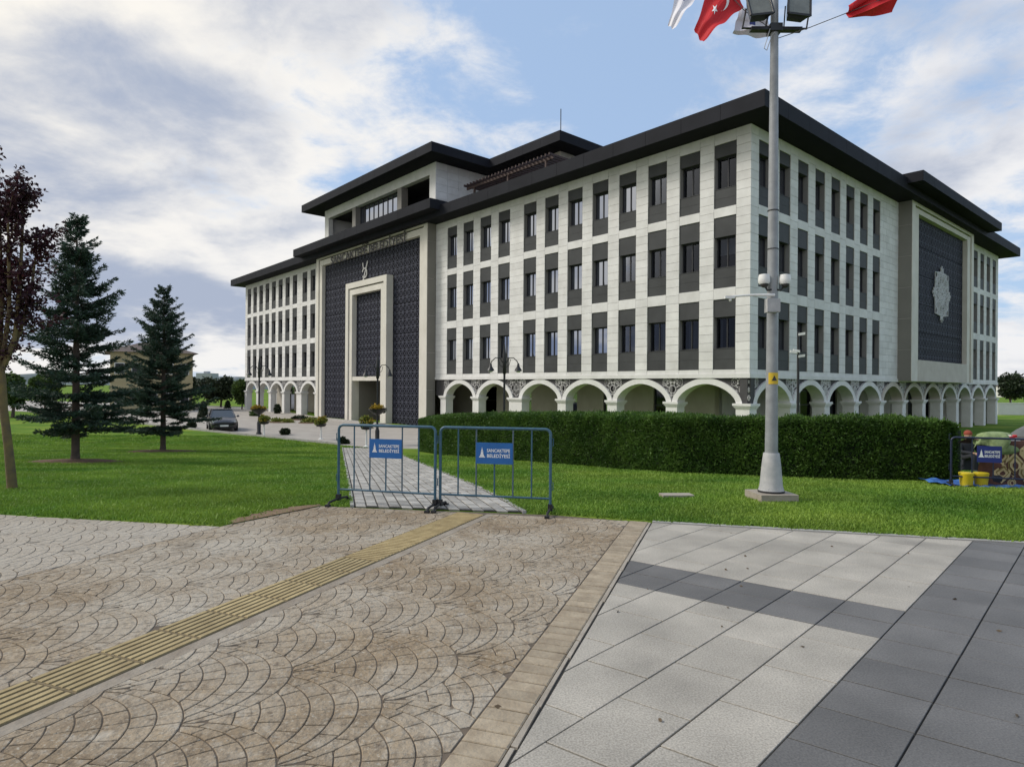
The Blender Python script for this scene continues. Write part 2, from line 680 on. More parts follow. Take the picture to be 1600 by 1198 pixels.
def clip(poly, a, b):
    """keep the part of poly left of the line a->b"""
    out = []
    n = len(poly)
    d = (b[0] - a[0], b[1] - a[1])

    def side(p): return d[0] * (p[1] - a[1]) - d[1] * (p[0] - a[0])
    for i in range(n):
        p, q = poly[i], poly[(i + 1) % n]
        sp, sq = side(p), side(q)
        if sp >= 0: out.append(p)
        if (sp > 0 > sq) or (sp < 0 < sq):
            t = sp / (sp - sq)
            out.append((p[0] + t * (q[0] - p[0]), p[1] + t * (q[1] - p[1])))
    return out


def clip_convex(poly, region):
    for i in range(len(region)):
        poly = clip(poly, region[i], region[(i + 1) % len(region)])
        if len(poly) < 3: return None
    return poly


def area(p):
    return 0.5 * sum(p[i][0] * p[(i + 1) % len(p)][1] - p[(i + 1) % len(p)][0] * p[i][1] for i in range(len(p)))


def shrink(poly, g):
    cx = sum(p[0] for p in poly) / len(poly)
    cy = sum(p[1] for p in poly) / len(poly)
    out = []
    for x, y in poly:
        d = math.hypot(x - cx, y - cy)
        k = max(0.3, 1 - g / max(d, 1e-4))
        out.append((cx + (x - cx) * k, cy + (y - cy) * k))
    return out


def inset(poly, g):
    """move every edge inwards by g (corners mitred)"""
    n = len(poly)
    out = []
    for i in range(n):
        a, b, c = poly[i - 1], poly[i], poly[(i + 1) % n]
        d1 = Vector((b[0] - a[0], b[1] - a[1])).normalized()
        d2 = Vector((c[0] - b[0], c[1] - b[1])).normalized()
        m = Vector((-d1.y - d2.y, d1.x + d2.x))
        if m.length < 1e-4: m = Vector((-d1.y, d1.x))
        m.normalize()
        k = g / max(0.4, m.dot(Vector((-d1.y, d1.x))))
        out.append((b[0] + m.x * k, b[1] + m.y * k))
    return out


def stone(mb, poly, z, h, bev=0.004):
    """a paving piece with worn edges"""
    n = len(poly)
    inner = shrink(poly, bev * 1.6)
    v = [(p[0], p[1], z - h) for p in poly] + [(p[0], p[1], z - bev) for p in poly] + [(p[0], p[1], z) for p in inner]
    f = []
    for i in range(n):
        j = (i + 1) % n
        f.append((i, j, n + j, n + i))
        f.append((n + i, n + j, 2 * n + j, 2 * n + i))
    f.append(tuple(range(2 * n, 3 * n)))
    mb.raw(v, f)


def in_view(x, y, m=60):
    if y < 0.4: return False
    px = 800 + F * x / y
    py = 604 + F * CH / y
    return -m < px < 1600 + m and py < 1198 + m


def pieces(parent, name, mass_name, polys, matname, z=0.0, h=0.02, limit=300, bev=0.004, zj=0.0015, tones=None):
    """polys: list of outlines; the ones showing largest become objects, the rest one mass"""
    items = []
    for i, p in enumerate(polys):
        cx = sum(q[0] for q in p) / len(p)
        cy = sum(q[1] for q in p) / len(p)
        vis = in_view(cx, cy)
        items.append((abs(area(p)) / max(cy, 0.3) ** 3 if vis else -1, i))
    items.sort(reverse=True)
    mass = MB()
    for k, (w, i) in enumerate(items):
        mn = matname if isinstance(matname, str) else matname[i]
        one = MB() if k < limit and w > 0 else mass
        one.use(mn)
        one.t = (tones[i] if tones else random.random())
        stone(one, polys[i], z + random.uniform(-zj, zj), h, bev)
        if one is not mass:
            one.build(name, parent)
    if mass.f:
        o = mass.build(mass_name, parent)
        o['kind'] = 'stuff'


def fan_polys(region, origin, axis, R=0.48, w=0.12):
    """overlapping fans of curved stone courses clipped to a convex region"""
    ax = Vector(axis).normalized()
    rx = Vector((ax.y, -ax.x))
    xs = [(Vector(p) - Vector(origin)) for p in region]
    u = [p.dot(rx) for p in xs]
    t = [p.dot(ax) for p in xs]
    out = []
    for j in range(int(min(t) / R) - 3, int(max(t) / R) + 3):
        for i in range(int(min(u) / (2 * R)) - 2, int(max(u) / (2 * R)) + 2):
            cx = i * 2 * R + (j % 2) * R
            cy = j * R

            def P(al, s):
                lx, ly = cx + s * math.sin(al), cy - R + s * math.cos(al)
                q = Vector(origin) + rx * lx + ax * ly
                return (q.x, q.y)
            k = 0
            while True:
                def sk(al, k):
                    a = R - k * w
                    return a * math.cos(al) + math.sqrt(max(0, R * R - a * a * math.sin(al) ** 2))

                def lo(al): return max(sk(al, k + 1), 2 * R * abs(math.sin(al)), 0.02)
                if 2 * R - k * w < 0.12: break
                am = 0.0
                while am < math.pi / 4 and sk(am, k) - 2 * R * abs(math.sin(am)) > 0.012: am += 0.01
                if am > 0.03:
                    wid = 2 * am * sk(0, k)
                    nst = max(1, int(round(wid / random.uniform(0.12, 0.18))))
                    cuts = [-am + 2 * am * q / nst for q in range(nst + 1)]
                    for q in range(1, nst): cuts[q] += random.uniform(-0.16, 0.16) * 2 * am / nst
                    for q in range(nst):
                        a0, a1 = cuts[q], cuts[q + 1]
                        al = [a0, a0 * 2 / 3 + a1 / 3, a0 / 3 + a1 * 2 / 3, a1]
                        poly = [P(a, sk(a, k)) for a in al][::-1] + [P(a, lo(a)) for a in al]
                        if area(poly) < 0: poly = poly[::-1]
                        poly = clip_convex(poly, region)
                        if poly and area(poly) > 0.0024:
                            # drop doubled corners
                            pp = [poly[0]]
                            for c in poly[1:]:
                                if math.hypot(c[0] - pp[-1][0], c[1] - pp[-1][1]) > 0.004: pp.append(c)
                            if len(pp) >= 3: out.append(inset(pp, 0.0033))
                k += 1
    return out


SL0 = Vector((-2.74, 3.46))            # a point on the left edge of the tactile strip
SW = 0.40


BDIR = Vector((1.754, 5.17)).normalized()            # direction of the brick border
BN = Vector((BDIR.y, -BDIR.x))


def on_line(p, y, d=None):
    d = d or STRIP
    return (p[0] + (y - p[1]) * d.x / d.y, y)


def meet(p, a, b, dr=None):
    """where the line through p along the strip meets the line a-b"""
    a, b, p = Vector(a), Vector(b), Vector(p)
    dr = dr or STRIP
    d = b - a
    den = dr.x * d.y - dr.y * d.x
    t = ((a.x - p.x) * d.y - (a.y - p.y) * d.x) / den
    q = p + dr * t
    return (q.x, q.y)


FA, FB = (-2.63, 8.87), (1.74, 7.98)     # far edge of the plaza
BOR = (1.74, 7.98)                        # far end of the line between bricks and slabs


def plaza():
    global B_IN
    root = struct(empty('plaza'), 'stamped concrete and granite plaza')
    yb = -1.0
    s_right = SL0 + SN * SW
    marg = SL0 + SN * (SW + 0.10)
    slab_line = (BOR[0], BOR[1])
    b_in = Vector(slab_line) - BN * 0.275
    # A1: paler pour at the far left; A2 and B either side of the tactile strip
    a1 = [on_line((-3.39, 7.54), yb), (-3.39, 7.54), (-14, 9.62), (-14, yb)]
    a2 = [on_line(SL0, yb), meet(SL0, FA, FB), FA, (-3.39, 7.54), on_line((-3.39, 7.54), yb)]
    b = [on_line(b_in, yb, BDIR), meet(b_in, FA, FB, BDIR), meet(marg, FA, FB), on_line(marg, yb)]
    polys, mats_ = [], []
    axis = (SN.x * 0.80 + STRIP.x * 0.60, SN.y * 0.80 + STRIP.y * 0.60)
    for reg, mn in ((a1, 'pale_fan_stone'), (a2, 'fan_stone'), (b, 'fan_stone')):
        if area(reg) < 0: reg = reg[::-1]
        ps = fan_polys(reg, (-0.3, 2.0), axis)
        polys += ps
        mats_ += [mn] * len(ps)
    pieces(root, 'fan_stone', 'fan_stone_field', polys, mats_, 0.0, 0.012, 300, 0.0025, 0.0012)
    # plain concrete margin along the strip
    mat('strip_margin', (0.31, 0.27, 0.215), 0.9, col2=(0.22, 0.18, 0.135), vscale=5, bump=0.5, bscale=30)
    m = MB().use('strip_margin')
    q = [on_line(s_right, yb), on_line(Vector(marg) - SN * 0.004, yb), meet(Vector(marg) - SN * 0.004, FA, FB), meet(s_right, FA, FB)]
    m.prism([(p[0], p[1]) for p in q], -0.04, -0.003)
    m.build('concrete_margin', root)
    # dirty gutter on the left edge
    m = MB().use('groove_dirt')
    q = [on_line(SL0 - SN * 0.012, yb), on_line(SL0, yb), meet(SL0, FA, FB), meet(SL0 - SN * 0.012, FA, FB)]
    m.prism([(p[0], p[1]) for p in q], -0.04, -0.008)
    m.build('gutter', root)
    # tactile tiles with raised ribs
    far = Vector(meet(SL0, FA, FB))
    L = (far - Vector(on_line(SL0, 0.2))).length
    n = int(L / 0.405)
    k = 0
    while k < n:
        o = far - STRIP * (0.405 * (k + 1))
        mb = MB().use('tactile_base')
        mb.t = random.random()

        def T(a, b_):
            p = o + STRIP * a + SN * b_
            return (p.x, p.y)
        stone(mb, [T(0.002, 0.004), T(0.002, 0.396), T(0.403, 0.396), T(0.403, 0.004)], 0.001, 0.03, 0.003)
        mb.use('tactile_yellow')
        if k >= 6:
            for r in range(7):
                c = 0.028 + r * 0.0573
                stone(mb, [T(0.012, c - 0.016), T(0.012, c + 0.016), T(0.393, c + 0.016), T(0.393, c - 0.016)], 0.0075, 0.007, 0.0028)
        else:                                  # warning tiles at the far end: cross bars
            for r in range(7):
                c = 0.03 + r * 0.0573
                stone(mb, [T(c - 0.016, 0.012), T(c - 0.016, 0.388), T(c + 0.016, 0.388), T(c + 0.016, 0.012)], 0.0075, 0.007, 0.0028)
        t = mb.build('tactile_tile', root)
        k += 1
    # border bricks
    far = Vector(meet(b_in, FA, FB, BDIR))
    tot = (far - Vector(on_line(b_in, 0.0, BDIR))).length
    k = 0
    a = 0.0
    while a < tot:
        w = random.uniform(0.098, 0.125)
        o = far - BDIR * (a + w)

        def T(s, r):
            p = o + BDIR * s + BN * (r)
            return (p.x, p.y)
        mb = MB().use('border_brick')
        mb.t = random.random()
        sk = random.uniform(-0.006, 0.006)
        stone(mb, [T(0.004, 0.006), T(0.004 + sk, 0.234), T(w - 0.004 + sk, 0.234), T(w - 0.004, 0.006)], random.uniform(-0.001, 0.003), 0.03, 0.005)
        mb.build('border_brick', root)
        a += w
    m = MB().use('cream_concrete')
    a = 0
    while a < tot:                              # broken mortar edge against the slabs
        w = random.uniform(0.25, 0.7)
        o = far + BN * 0.240 - BDIR * (a + w)
        e = random.uniform(0.026, 0.036)

        def T(s, r):
            p = o + BDIR * s + BN * r
            return (p.x, p.y)
        stone(m, [T(0.004, 0.0), T(0.0, e), T(w - 0.004, e * random.uniform(0.7, 1)), T(w - 0.002, 0.0)], random.uniform(-0.004, 0.004), 0.03, 0.003)
        a += w
    m.build('mortar_edge', root)
    # granite slabs
    U = Vector((math.cos(R_(47.0)), math.sin(R_(47.0))))
    V = Vector((math.cos(R_(-37.2)), math.sin(R_(-37.2))))
    O = Vector((2.46, 4.298))                   # lower corner where the dark bands meet
    region = [(BOR[0] + 0.005 - 0.05 * BDIR.x / BDIR.y, BOR[1] - 0.05), (on_line(BOR, yb, BDIR)[0] + 0.004, yb), (9.5, yb), (9.5, 6.026 - 0.05)]
    if area(region) < 0: region = region[::-1]
    band_h = 0.72                               # width of the dark cross band along U
    polys, mats_, tones = [], [], []

    def add(u0, u1, v0, v1, mn):
        p = [O + U * u + V * v for u, v in ((u0, v0), (u1, v0), (u1, v1), (u0, v1))]
        p = [(q.x, q.y) for q in p]
        if area(p) < 0: p = p[::-1]
        p = clip_convex(p, region)
        if p and abs(area(p)) > 0.004:
            pp = [p[0]]
            for c in p[1:]:
                if math.hypot(c[0] - pp[-1][0], c[1] - pp[-1][1]) > 0.006: pp.append(c)
            if len(pp) >= 3:
                polys.append(inset(pp, 0.0048))
                mats_.append(mn)
                tones.append(random.random())
    tw = 0.403
    for i in range(-14, 0):                     # columns left of the dark band
        v0, v1 = i * tw, (i + 1) * tw
        add(0, band_h / 2, v0, v1, 'dark_granite')
        add(band_h / 2, band_h, v0, v1, 'dark_granite')
        st = (i % 2) * 0.30
        u = band_h
        first = True
        while u < 8:
            l = 0.605 - (st if first else 0)
            add(u, u + l, v0, v1, 'light_granite')
            u += l
            first = False
        u = 0.0
        first = True
        while u > -8:
            l = 0.605 - (st if first else 0)
            add(u - l, u, v0, v1, 'light_granite')
            u -= l
            first = False
    for i in range(0, 16):
        v0, v1 = i * 0.44, (i + 1) * 0.44
        for j in range(-22, 16):
            add(j * 0.42 + (0.0), (j + 1) * 0.42, v0, v1, 'dark_granite' if i < 5 else 'light_granite')
    pieces(root, 'granite_slab', 'granite_slab_field', polys, mats_, 0.0, 0.03, 300, 0.002, 0.0012, tones)
    m = MB().use('slab_joint')
    m.prism([(BOR[0] - 0.01, BOR[1]), (9.6, 6.02), (9.6, yb), on_line((BOR[0] - 0.01, BOR[1]), yb, BDIR)], -0.044, -0.012)
    m.build('slab_bed', root)
    # concrete kerb flush with the lawn
    a, b_ = Vector((BOR[0], BOR[1])), Vector((9.5, 6.026))
    d = (b_ - a).normalized()
    nn = Vector((-d.y, d.x))
    x = 0.0
    while x < (b_ - a).length:
        p0, p1 = a + d * (x + 0.004), a + d * (x + 0.796)
        q = [p0 - nn * 0.046, p1 - nn * 0.046, p1 + nn * 0.03, p0 + nn * 0.03]
        mb = MB().use('kerb_stone')
        mb.t = random.random()
        stone(mb, [(p.x, p.y) for p in q], 0.012, 0.05, 0.005)
        mb.build('kerb_stone', root)
        x += 0.8
    # outer plaza, away from the picture: plain concrete of the same colour
    m = MB().use('pale_fan_stone')
    m.prism([(-300, -120), (-14.02, -120), (-14.02, 9.62), (-40, 16), (-300, 60)], -0.044, -0.004)
    m.prism([(-14.0, -120), (9.5, -120), (9.5, -1.02), (-14.0, -1.02)], -0.044, -0.004)
    m.use('dark_granite')
    m.prism([(9.62, -120), (300, -120), (300, -20), (14, 4.9), (9.62, 6.0)], -0.044, -0.004)
    m.build('outer_paving', root)


plaza()


def path_and_road():
    root = struct(empty('garden_path'), 'grey block path running down through the lawn')
    # centre line from the barriers to the forecourt
    A0, A1 = Vector((-2.12, 8.80)), Vector((-8.69, 33.4))
    B0, B1 = Vector((0.13, 8.46)), Vector((-6.45, 33.1))
    nrow, ncol = 150, 14

    def P(s, t):
        a = A0.lerp(A1, s)
        b = B0.lerp(B1, s)
        return a.lerp(b, t)
    items = []
    for i in range(nrow):
        s0, s1 = (i / nrow), ((i + 1) / nrow)
        for j in range(ncol):
            sh = 0.5 * (j % 2) / nrow
            t0, t1 = j / ncol, (j + 1) / ncol
            q = [P(s0 + sh, t0), P(s0 + sh, t1), P(s1 + sh, t1), P(s1 + sh, t0)]
            items.append((q, i))
    items.sort(key=lambda q: q[1])
    mass = MB().use('paver_grey')
    mass_l = MB().use('paver_grey')
    for k, (q, i) in enumerate(items):
        mb = MB().use('paver_grey') if k < 300 else mass
        mb.t = random.random()
        qs = shrink([(p.x, p.y) for p in q], 0.014)
        inn = shrink(qs, 0.008)
        zt = random.uniform(0.028, 0.037)
        n = 4
        v = [(p[0], p[1], GZ(*p) + 0.0) for p in qs] + [(p[0], p[1], GZ(*p) + zt - 0.008) for p in qs] + [(p[0], p[1], GZ(*p) + zt) for p in inn]
        f = []
        for a in range(n):
            b = (a + 1) % n
            f += [(a, b, n + b, n + a), (n + a, n + b, 2 * n + b, 2 * n + a)]
        f.append((8, 9, 10, 11))
        mb.raw(v, f)
        if mb is not mass: mb.build('paver', root)
    o = mass.build('paver_field', root)
    o['kind'] = 'stuff'
    m = MB().use('slab_joint')
    for i in range(40):
        q = [P(i / 40, -0.01), P(i / 40, 1.01), P((i + 1) / 40 + 0.01, 1.01), P((i + 1) / 40 + 0.01, -0.01)]
        m.face([(p.x, p.y, GZ(p.x, p.y) + 0.0235) for p in q])
    m.build('path_bed', root)
    m = MB().use('kerb_stone')
    for side in (-0.02, 1.02):
        for i in range(30):
            p0, p1 = P(i / 30, side), P((i + 0.97) / 30, side)
            m.bar((p0.x, p0.y, GZ(p0.x, p0.y) + 0.018), (p1.x, p1.y, GZ(p1.x, p1.y) + 0.008), 0.05, 0.05)
    m.build('path_edging', root)
    # forecourt road in front of the building
    r = MB().use('road_paving')
    poly = [(-170, 139), (-52, 71), (-22.3, 45.3), (-9.2, 34.6), (-6.6, 32.6), (-4.2, 31.0), (-3.0, 33.0), (-1.0, 42), (-20, 66), (-36, 92), (-90, 120), (-170, 175)]
    r.face([(x, y, -1.515) for x, y in poly])
    o = r.build('forecourt_road')
    struct(o, 'pale paved forecourt road before the building')
    k = struct(empty('road_kerb'), 'low kerb between lawn and forecourt')
    line = [(-52, 71), (-22.3, 45.3), (-9.2, 34.6)]
    for (a, b) in zip(line, line[1:]):
        a, b = Vector(a), Vector(b)
        n = int((b - a).length / 1.0)
        for i in range(n):
            p, q = a.lerp(b, i / n), a.lerp(b, (i + 0.97) / n)
            MB().use('kerb_stone').bar((p.x, p.y, -1.48), (q.x, q.y, -1.48), 0.16, 0.16).build('kerb_stone', k)


path_and_road()


def grass():
    n = 420000
    xs, ys = [], []
    y = rng.random(n * 2)
    y = 6.2 + (y ** 2.0) * 34.0
    x = (rng.random(n * 2) - 0.5) * 2 * (0.85 * y + 1.0)
    ey = np.interp(x, [p[0] for p in EDGE], [p[1] for p in EDGE])
    ok = y > ey - 0.012 + 0.03 * rng.random(len(y)) + 0.012 * np.sin(x * 9) + 0.008 * np.sin(x * 31)
    # keep off the path
    s = np.clip((y - 8.6) / (33 - 8.6), 0, 1)
    lx = -2.10 + s * (-8.69 + 2.10)
    rx = 0.12 + s * (-6.45 - 0.12)
    ok &= ~((x > lx) & (x < rx) & (y < 33))
    # thin over the bare earth beside the path
    de = (x + 3.30) * -0.864 + (y - 7.66) * 0.504
    al = (x + 3.30) * 0.504 + (y - 7.66) * 0.864
    ok &= ~((de > -0.1) & (de < 0.22) & (al > 0.05) & (al < 1.35) & (rng.random(len(x)) < 0.9))
    # keep off the forecourt
    ok &= y < np.interp(x, [-52, -22.3, -9.2, -4, 60], [71, 45.3, 34.6, 31, 31]) - 0.15
    ok &= ~((x > -6) & (y > 16 + 0 * x) & (y > 24))
    x, y = x[ok][:n], y[ok][:n]
    n = len(x)
    z = gz(x, y) + 0.004 + 0.014 * np.clip((y - np.interp(x, [p[0] for p in EDGE], [p[1] for p in EDGE])) / 0.4, 0, 1)
    tuft = 0.5 + 0.5 * np.sin(x * 1.9 + 1.3 * np.sin(y * 1.1)) * np.sin(y * 2.3 + np.sin(x * 0.7))
    h = 0.012 + 0.012 * tuft + 0.024 * rng.random(n) + 0.0008 * y
    w = 0.0035 + 0.0035 * rng.random(n) + 0.0009 * y
    a = rng.random(n) * 2 * np.pi
    b = rng.random(n) * 2 * np.pi
    lean = h * (0.2 + 0.9 * rng.random(n))
    v = np.empty((n, 3, 3))
    v[:, 0] = np.stack([x - np.cos(a) * w, y - np.sin(a) * w, z], 1)
    v[:, 1] = np.stack([x + np.cos(a) * w, y + np.sin(a) * w, z], 1)
    v[:, 2] = np.stack([x + np.cos(b) * lean, y + np.sin(b) * lean, z + h], 1)
    f = np.arange(n * 3).reshape(n, 3)
    tone = np.clip(0.25 + 0.35 * tuft + 0.4 * rng.random(n), 0, 1)
    o = fast_mesh('grass', v.reshape(-1, 3), f, ['grass_blades'], tone)
    tag(o, 'short mown grass blades covering the lawn', 'grass', kind='stuff')


grass()


def worn_earth():
    """bare earth where feet cut the corner of the lawn beside the path"""
    mat('bare_earth', (0.16, 0.10, 0.055), 0.95, col2=(0.22, 0.15, 0.085), vscale=9, bump=0.6, bscale=40)
    r = random.Random(3)
    a, b = Vector((-3.30, 7.66)), Vector((-2.60, 8.86))
    d = (b - a).normalized()
    nn = Vector((-d.y, d.x))
    m = MB().use('bare_earth')
    pts = []
    N = 22
    for i in range(N + 1):
        t = i / N
        w = 0.30 * math.sin(math.pi * (0.1 + 0.85 * t)) * r.uniform(0.55, 1.1)
        p = a.lerp(b, t)
        pts.append((p, p + nn * w))
    for i in range(N):
        (p, q), (p2, q2) = pts[i], pts[i + 1]
        m.face([(p.x, p.y, 0.012), (p2.x, p2.y, 0.012), (q2.x, q2.y, 0.024), (q.x, q.y, 0.024)])
    struct(m.build('bare_earth'), 'bare brown earth at the corner of the lawn')


worn_earth()
# ------------------------------------------------------------------ the municipal building
TH = 0.8511
BC, BS = math.cos(TH), math.sin(TH)
BD = 31.0
BX = 371 / F * BD
BGZ = -1.55
BLD = empty('municipal_building', (BX, BD, BGZ), math.atan2(BS, -BC))
tag(BLD, 'large white stone municipal building with dark overhanging roofs and a pointed arcade', 'building')
ZO = CH - BGZ                                 # heights relative to the eye -> local
CB, TOP = 0.53 + ZO, 12.70 + ZO
ROWS = [(8.97 + ZO, 9.93 + ZO, 11.49 + ZO, 12.14 + ZO), (4.98 + ZO, 5.99 + ZO, 7.52 + ZO, 8.50 + ZO), (0.93 + ZO, 1.98 + ZO, 3.54 + ZO, 4.42 + ZO)]
LL, LR = 69.3, 46.13
BAY_L, BAY_R = 4.06, 4.13
WW = 1.22
EX = 0.59


def fbox(mb, face, u0, u1, o0, o1, z0, z1):
    if face == 'L': mb.box(u0, u1, o0, o1, z0, z1)
    else: mb.box(-o1, -o0, -u1, -u0, z0, z1)


def fpt(face, u, o, z):
    return (u, o, z) if face == 'L' else (-o, -u, z)


# bays: (face, start, width)
BAYS = []
for k in range(4): BAYS.append(('L', 0.35 + BAY_L * k, BAY_L))
for k in (4, 5): BAYS.append(('L', 0.35 + EX + BAY_L * k, BAY_L))
for k in range(4): BAYS.append(('L', LL - 0.35 - BAY_L * (k + 1), BAY_L))
BAYS.append(('L', LL - 0.35 - EX - BAY_L * 5, BAY_L))
for k in range(11): BAYS.append(('R', 0.35 + BAY_R * k, BAY_R))
WIN = {'L': [], 'R': []}
for f_, s_, w_ in BAYS:
    for d in (-w_ / 4, w_ / 4):
        u = s_ + w_ / 2 + d
        if f_ == 'R' and 16.4 < u < 35.5: continue
        WIN[f_].append(u)
for f_ in WIN: WIN[f_].sort()
PL = (26.42, 46.40)                            # entrance portal along the left face
PR = (19.70, 34.30)                            # screen portal along the right face


def bmesh_glass():
    m = bpy.data.materials.new('window_glass')
    m.use_nodes = True
    nt = m.node_tree
    nt.nodes.clear()
    N, L = nt.nodes.new, nt.links.new
    o = N('ShaderNodeOutputMaterial')
    t = N('ShaderNodeBsdfTransparent')
    t.inputs[0].default_value = (0.34, 0.36, 0.40, 1)
    g = N('ShaderNodeBsdfGlossy')
    g.inputs['Color'].default_value = (0.36, 0.39, 0.46, 1)
    g.inputs['Roughness'].default_value = 0.03
    fr = N('ShaderNodeFresnel')
    fr.inputs[0].default_value = 1.55
    mx = N('ShaderNodeMixShader')
    L(fr.outputs[0], mx.inputs[0])
    L(t.outputs[0], mx.inputs[1])
    L(g.outputs[0], mx.inputs[2])
    L(mx.outputs[0], o.inputs[0])
    MATS['window_glass'] = m


bmesh_glass()


def screen_mat():
    """dark pierced metal screen: cells of a star lattice"""
    m = mat('pierced_screen', (0.020, 0.021, 0.030), 0.6, spec=0.1)
    nt = m.node_tree
    N, L = nt.nodes.new, nt.links.new
    b = nt.nodes['Principled BSDF']
    tc = N('ShaderNodeTexCoord')
    sep = N('ShaderNodeSeparateXYZ')
    L(tc.outputs['Object'], sep.inputs[0])

    def mt(op, a, b_):
        n = N('ShaderNodeMath')
        n.operation = op
        for i, v in enumerate((a, b_)):
            if isinstance(v, (int, float)): n.inputs[i].default_value = v
            else: L(v, n.inputs[i])
        return n.outputs[0]
    u = mt('ADD', sep.outputs[0], sep.outputs[1])
    z = sep.outputs[2]
    cell = 0.62
    d = None
    for c, sc in ((u, 1.0), (z, 1.0), (mt('ADD', u, z), 0.7071), (mt('SUBTRACT', u, z), 0.7071)):
        pp = mt('PINGPONG', mt('MULTIPLY', c, sc), cell / 2 * (1.0 if sc == 1.0 else 0.7071))
        d = pp if d is None else mt('MINIMUM', d, pp)
    mr = N('ShaderNodeMapRange')
    mr.inputs[1].default_value = 0.022
    mr.inputs[2].default_value = 0.050
    L(d, mr.inputs[0])
    mx = N('ShaderNodeMix')
    mx.data_type = 'RGBA'
    L(mr.outputs[0], mx.inputs[0])
    mx.inputs[6].default_value = (0.062, 0.066, 0.088, 1)
    mx.inputs[7].default_value = (0.006, 0.006, 0.011, 1)
    L(mx.outputs[2], b.inputs['Base Color'])
    bp = N('ShaderNodeBump')
    bp.invert = True
    bp.inputs['Strength'].default_value = 0.8
    bp.inputs['Distance'].default_value = 0.05
    L(mr.outputs[0], bp.inputs['Height'])
    L(bp.outputs[0], b.inputs['Normal'])


screen_mat()


def walls():
    slabs = []                                 # (face,u0,u1,z0,z1)
    for face, total, segs in (('L', LL, [(0.0, PL[0]), (PL[1], LL)]), ('R', LR, [(0.0, PR[0]), (PR[1], LR)])):
        for (a, b) in segs:
            mb = MB().use('limestone_joint')
            wins = [u for u in WIN[face] if a < u < b]
            cuts = [a if not (face == 'R' and a == 0.0) else 0.034]
            for u in wins: cuts += [u - WW / 2, u + WW / 2]
            cuts.append(b)
            e0 = 0.5 if (a == 0 and face == 'R') else 0
            for i in range(0, len(cuts), 2):   # piers
                u0, u1 = cuts[i], cuts[i + 1]
                fbox(mb, face, max(u0, e0) if face == 'R' else max(u0, 0.032), u1, -0.5, -0.03, CB + 0.001, TOP)
                n = 28
                h = (TOP - CB) / n
                wn = max(1, int(round((u1 - u0) / 1.15)))
                for r in range(n):
                    if wn == 1:
                        slabs.append((face, u0, u1, CB + r * h, CB + (r + 1) * h))
                    else:
                        w = (u1 - u0) / wn
                        xs = [u0] + [u0 + w * (q + (0.5 if r % 2 else 0)) for q in range(0 if r % 2 else 1, wn)] + [u1]
                        for q in range(len(xs) - 1): slabs.append((face, xs[q], xs[q + 1], CB + r * h, CB + (r + 1) * h))
            zs = [CB] + [z for r in ROWS[::-1] for z in (r[0], r[3])] + [TOP]
            for u in wins:
                for j in range(0, len(zs), 2):
                    fbox(mb, face, u - WW / 2 + 0.001, u + WW / 2 - 0.001, -0.5, -0.03, zs[j] + 0.0015, zs[j + 1] - 0.0015)
                    slabs.append((face, u - WW / 2, u + WW / 2, zs[j], zs[j + 1]))
            mb.build('wall', BLD)
        # wall behind the portals
        p0, p1 = PL if face == 'L' else PR
        if face == 'R':
            mb = MB().use('limestone_joint')
            fbox(mb, face, p0 + 0.002, p1 - 0.002, -0.6, -0.25, CB, TOP)
            mb.build('wall', BLD)
    # slabs: the ones that show largest are objects
    items = []
    for s in slabs:
        face, u0, u1, z0, z1 = s
        um = (u0 + u1) / 2
        d = BD + um * (BS if face == 'L' else BC)
        items.append((((u1 - u0) * (z1 - z0)) / d ** 3, s))
    items.sort(key=lambda q: -q[0])
    mass = MB().use('limestone')
    for k, (w, (face, u0, u1, z0, z1)) in enumerate(items):
        mb = MB().use('limestone') if k < 300 else mass
        mb.t = random.random()
        g = 0.007
        o1 = random.uniform(-0.002, 0.002)
        fbox(mb, face, u0 + (g if u0 > 0.1 else 0.0), u1 - g, -0.031, o1, z0 + g, z1 - g)
        if mb is not mass: mb.build('stone_slab', BLD)
    o = mass.build('stone_slab_field', BLD)
    o['kind'] = 'stuff'
    # string course above the arcade
    for face, segs in (('L', [(-0.05, PL[0]), (PL[1], LL)]), ('R', [(0.0, LR)])):
        for a, b in segs:
            mb = MB().use('limestone')
            fbox(mb, face, a, b, 0.004, 0.055, CB - 0.02, CB + 0.19)
            mb.build('string_course', BLD)
    # plain far sides and floors that close the volume
    mb = MB().use('limestone')
    mb.box(LL - 0.4, LL, -LR, -0.51, CB, TOP)
    mb.box(LL - 0.4, LL - 0.002, -LR, -4.0, 0, CB - 0.001)
    mb.box(0.6, LL - 0.41, -LR, -LR + 0.4, 0.0, TOP)
    mb.build('rear_wall', BLD)


walls()


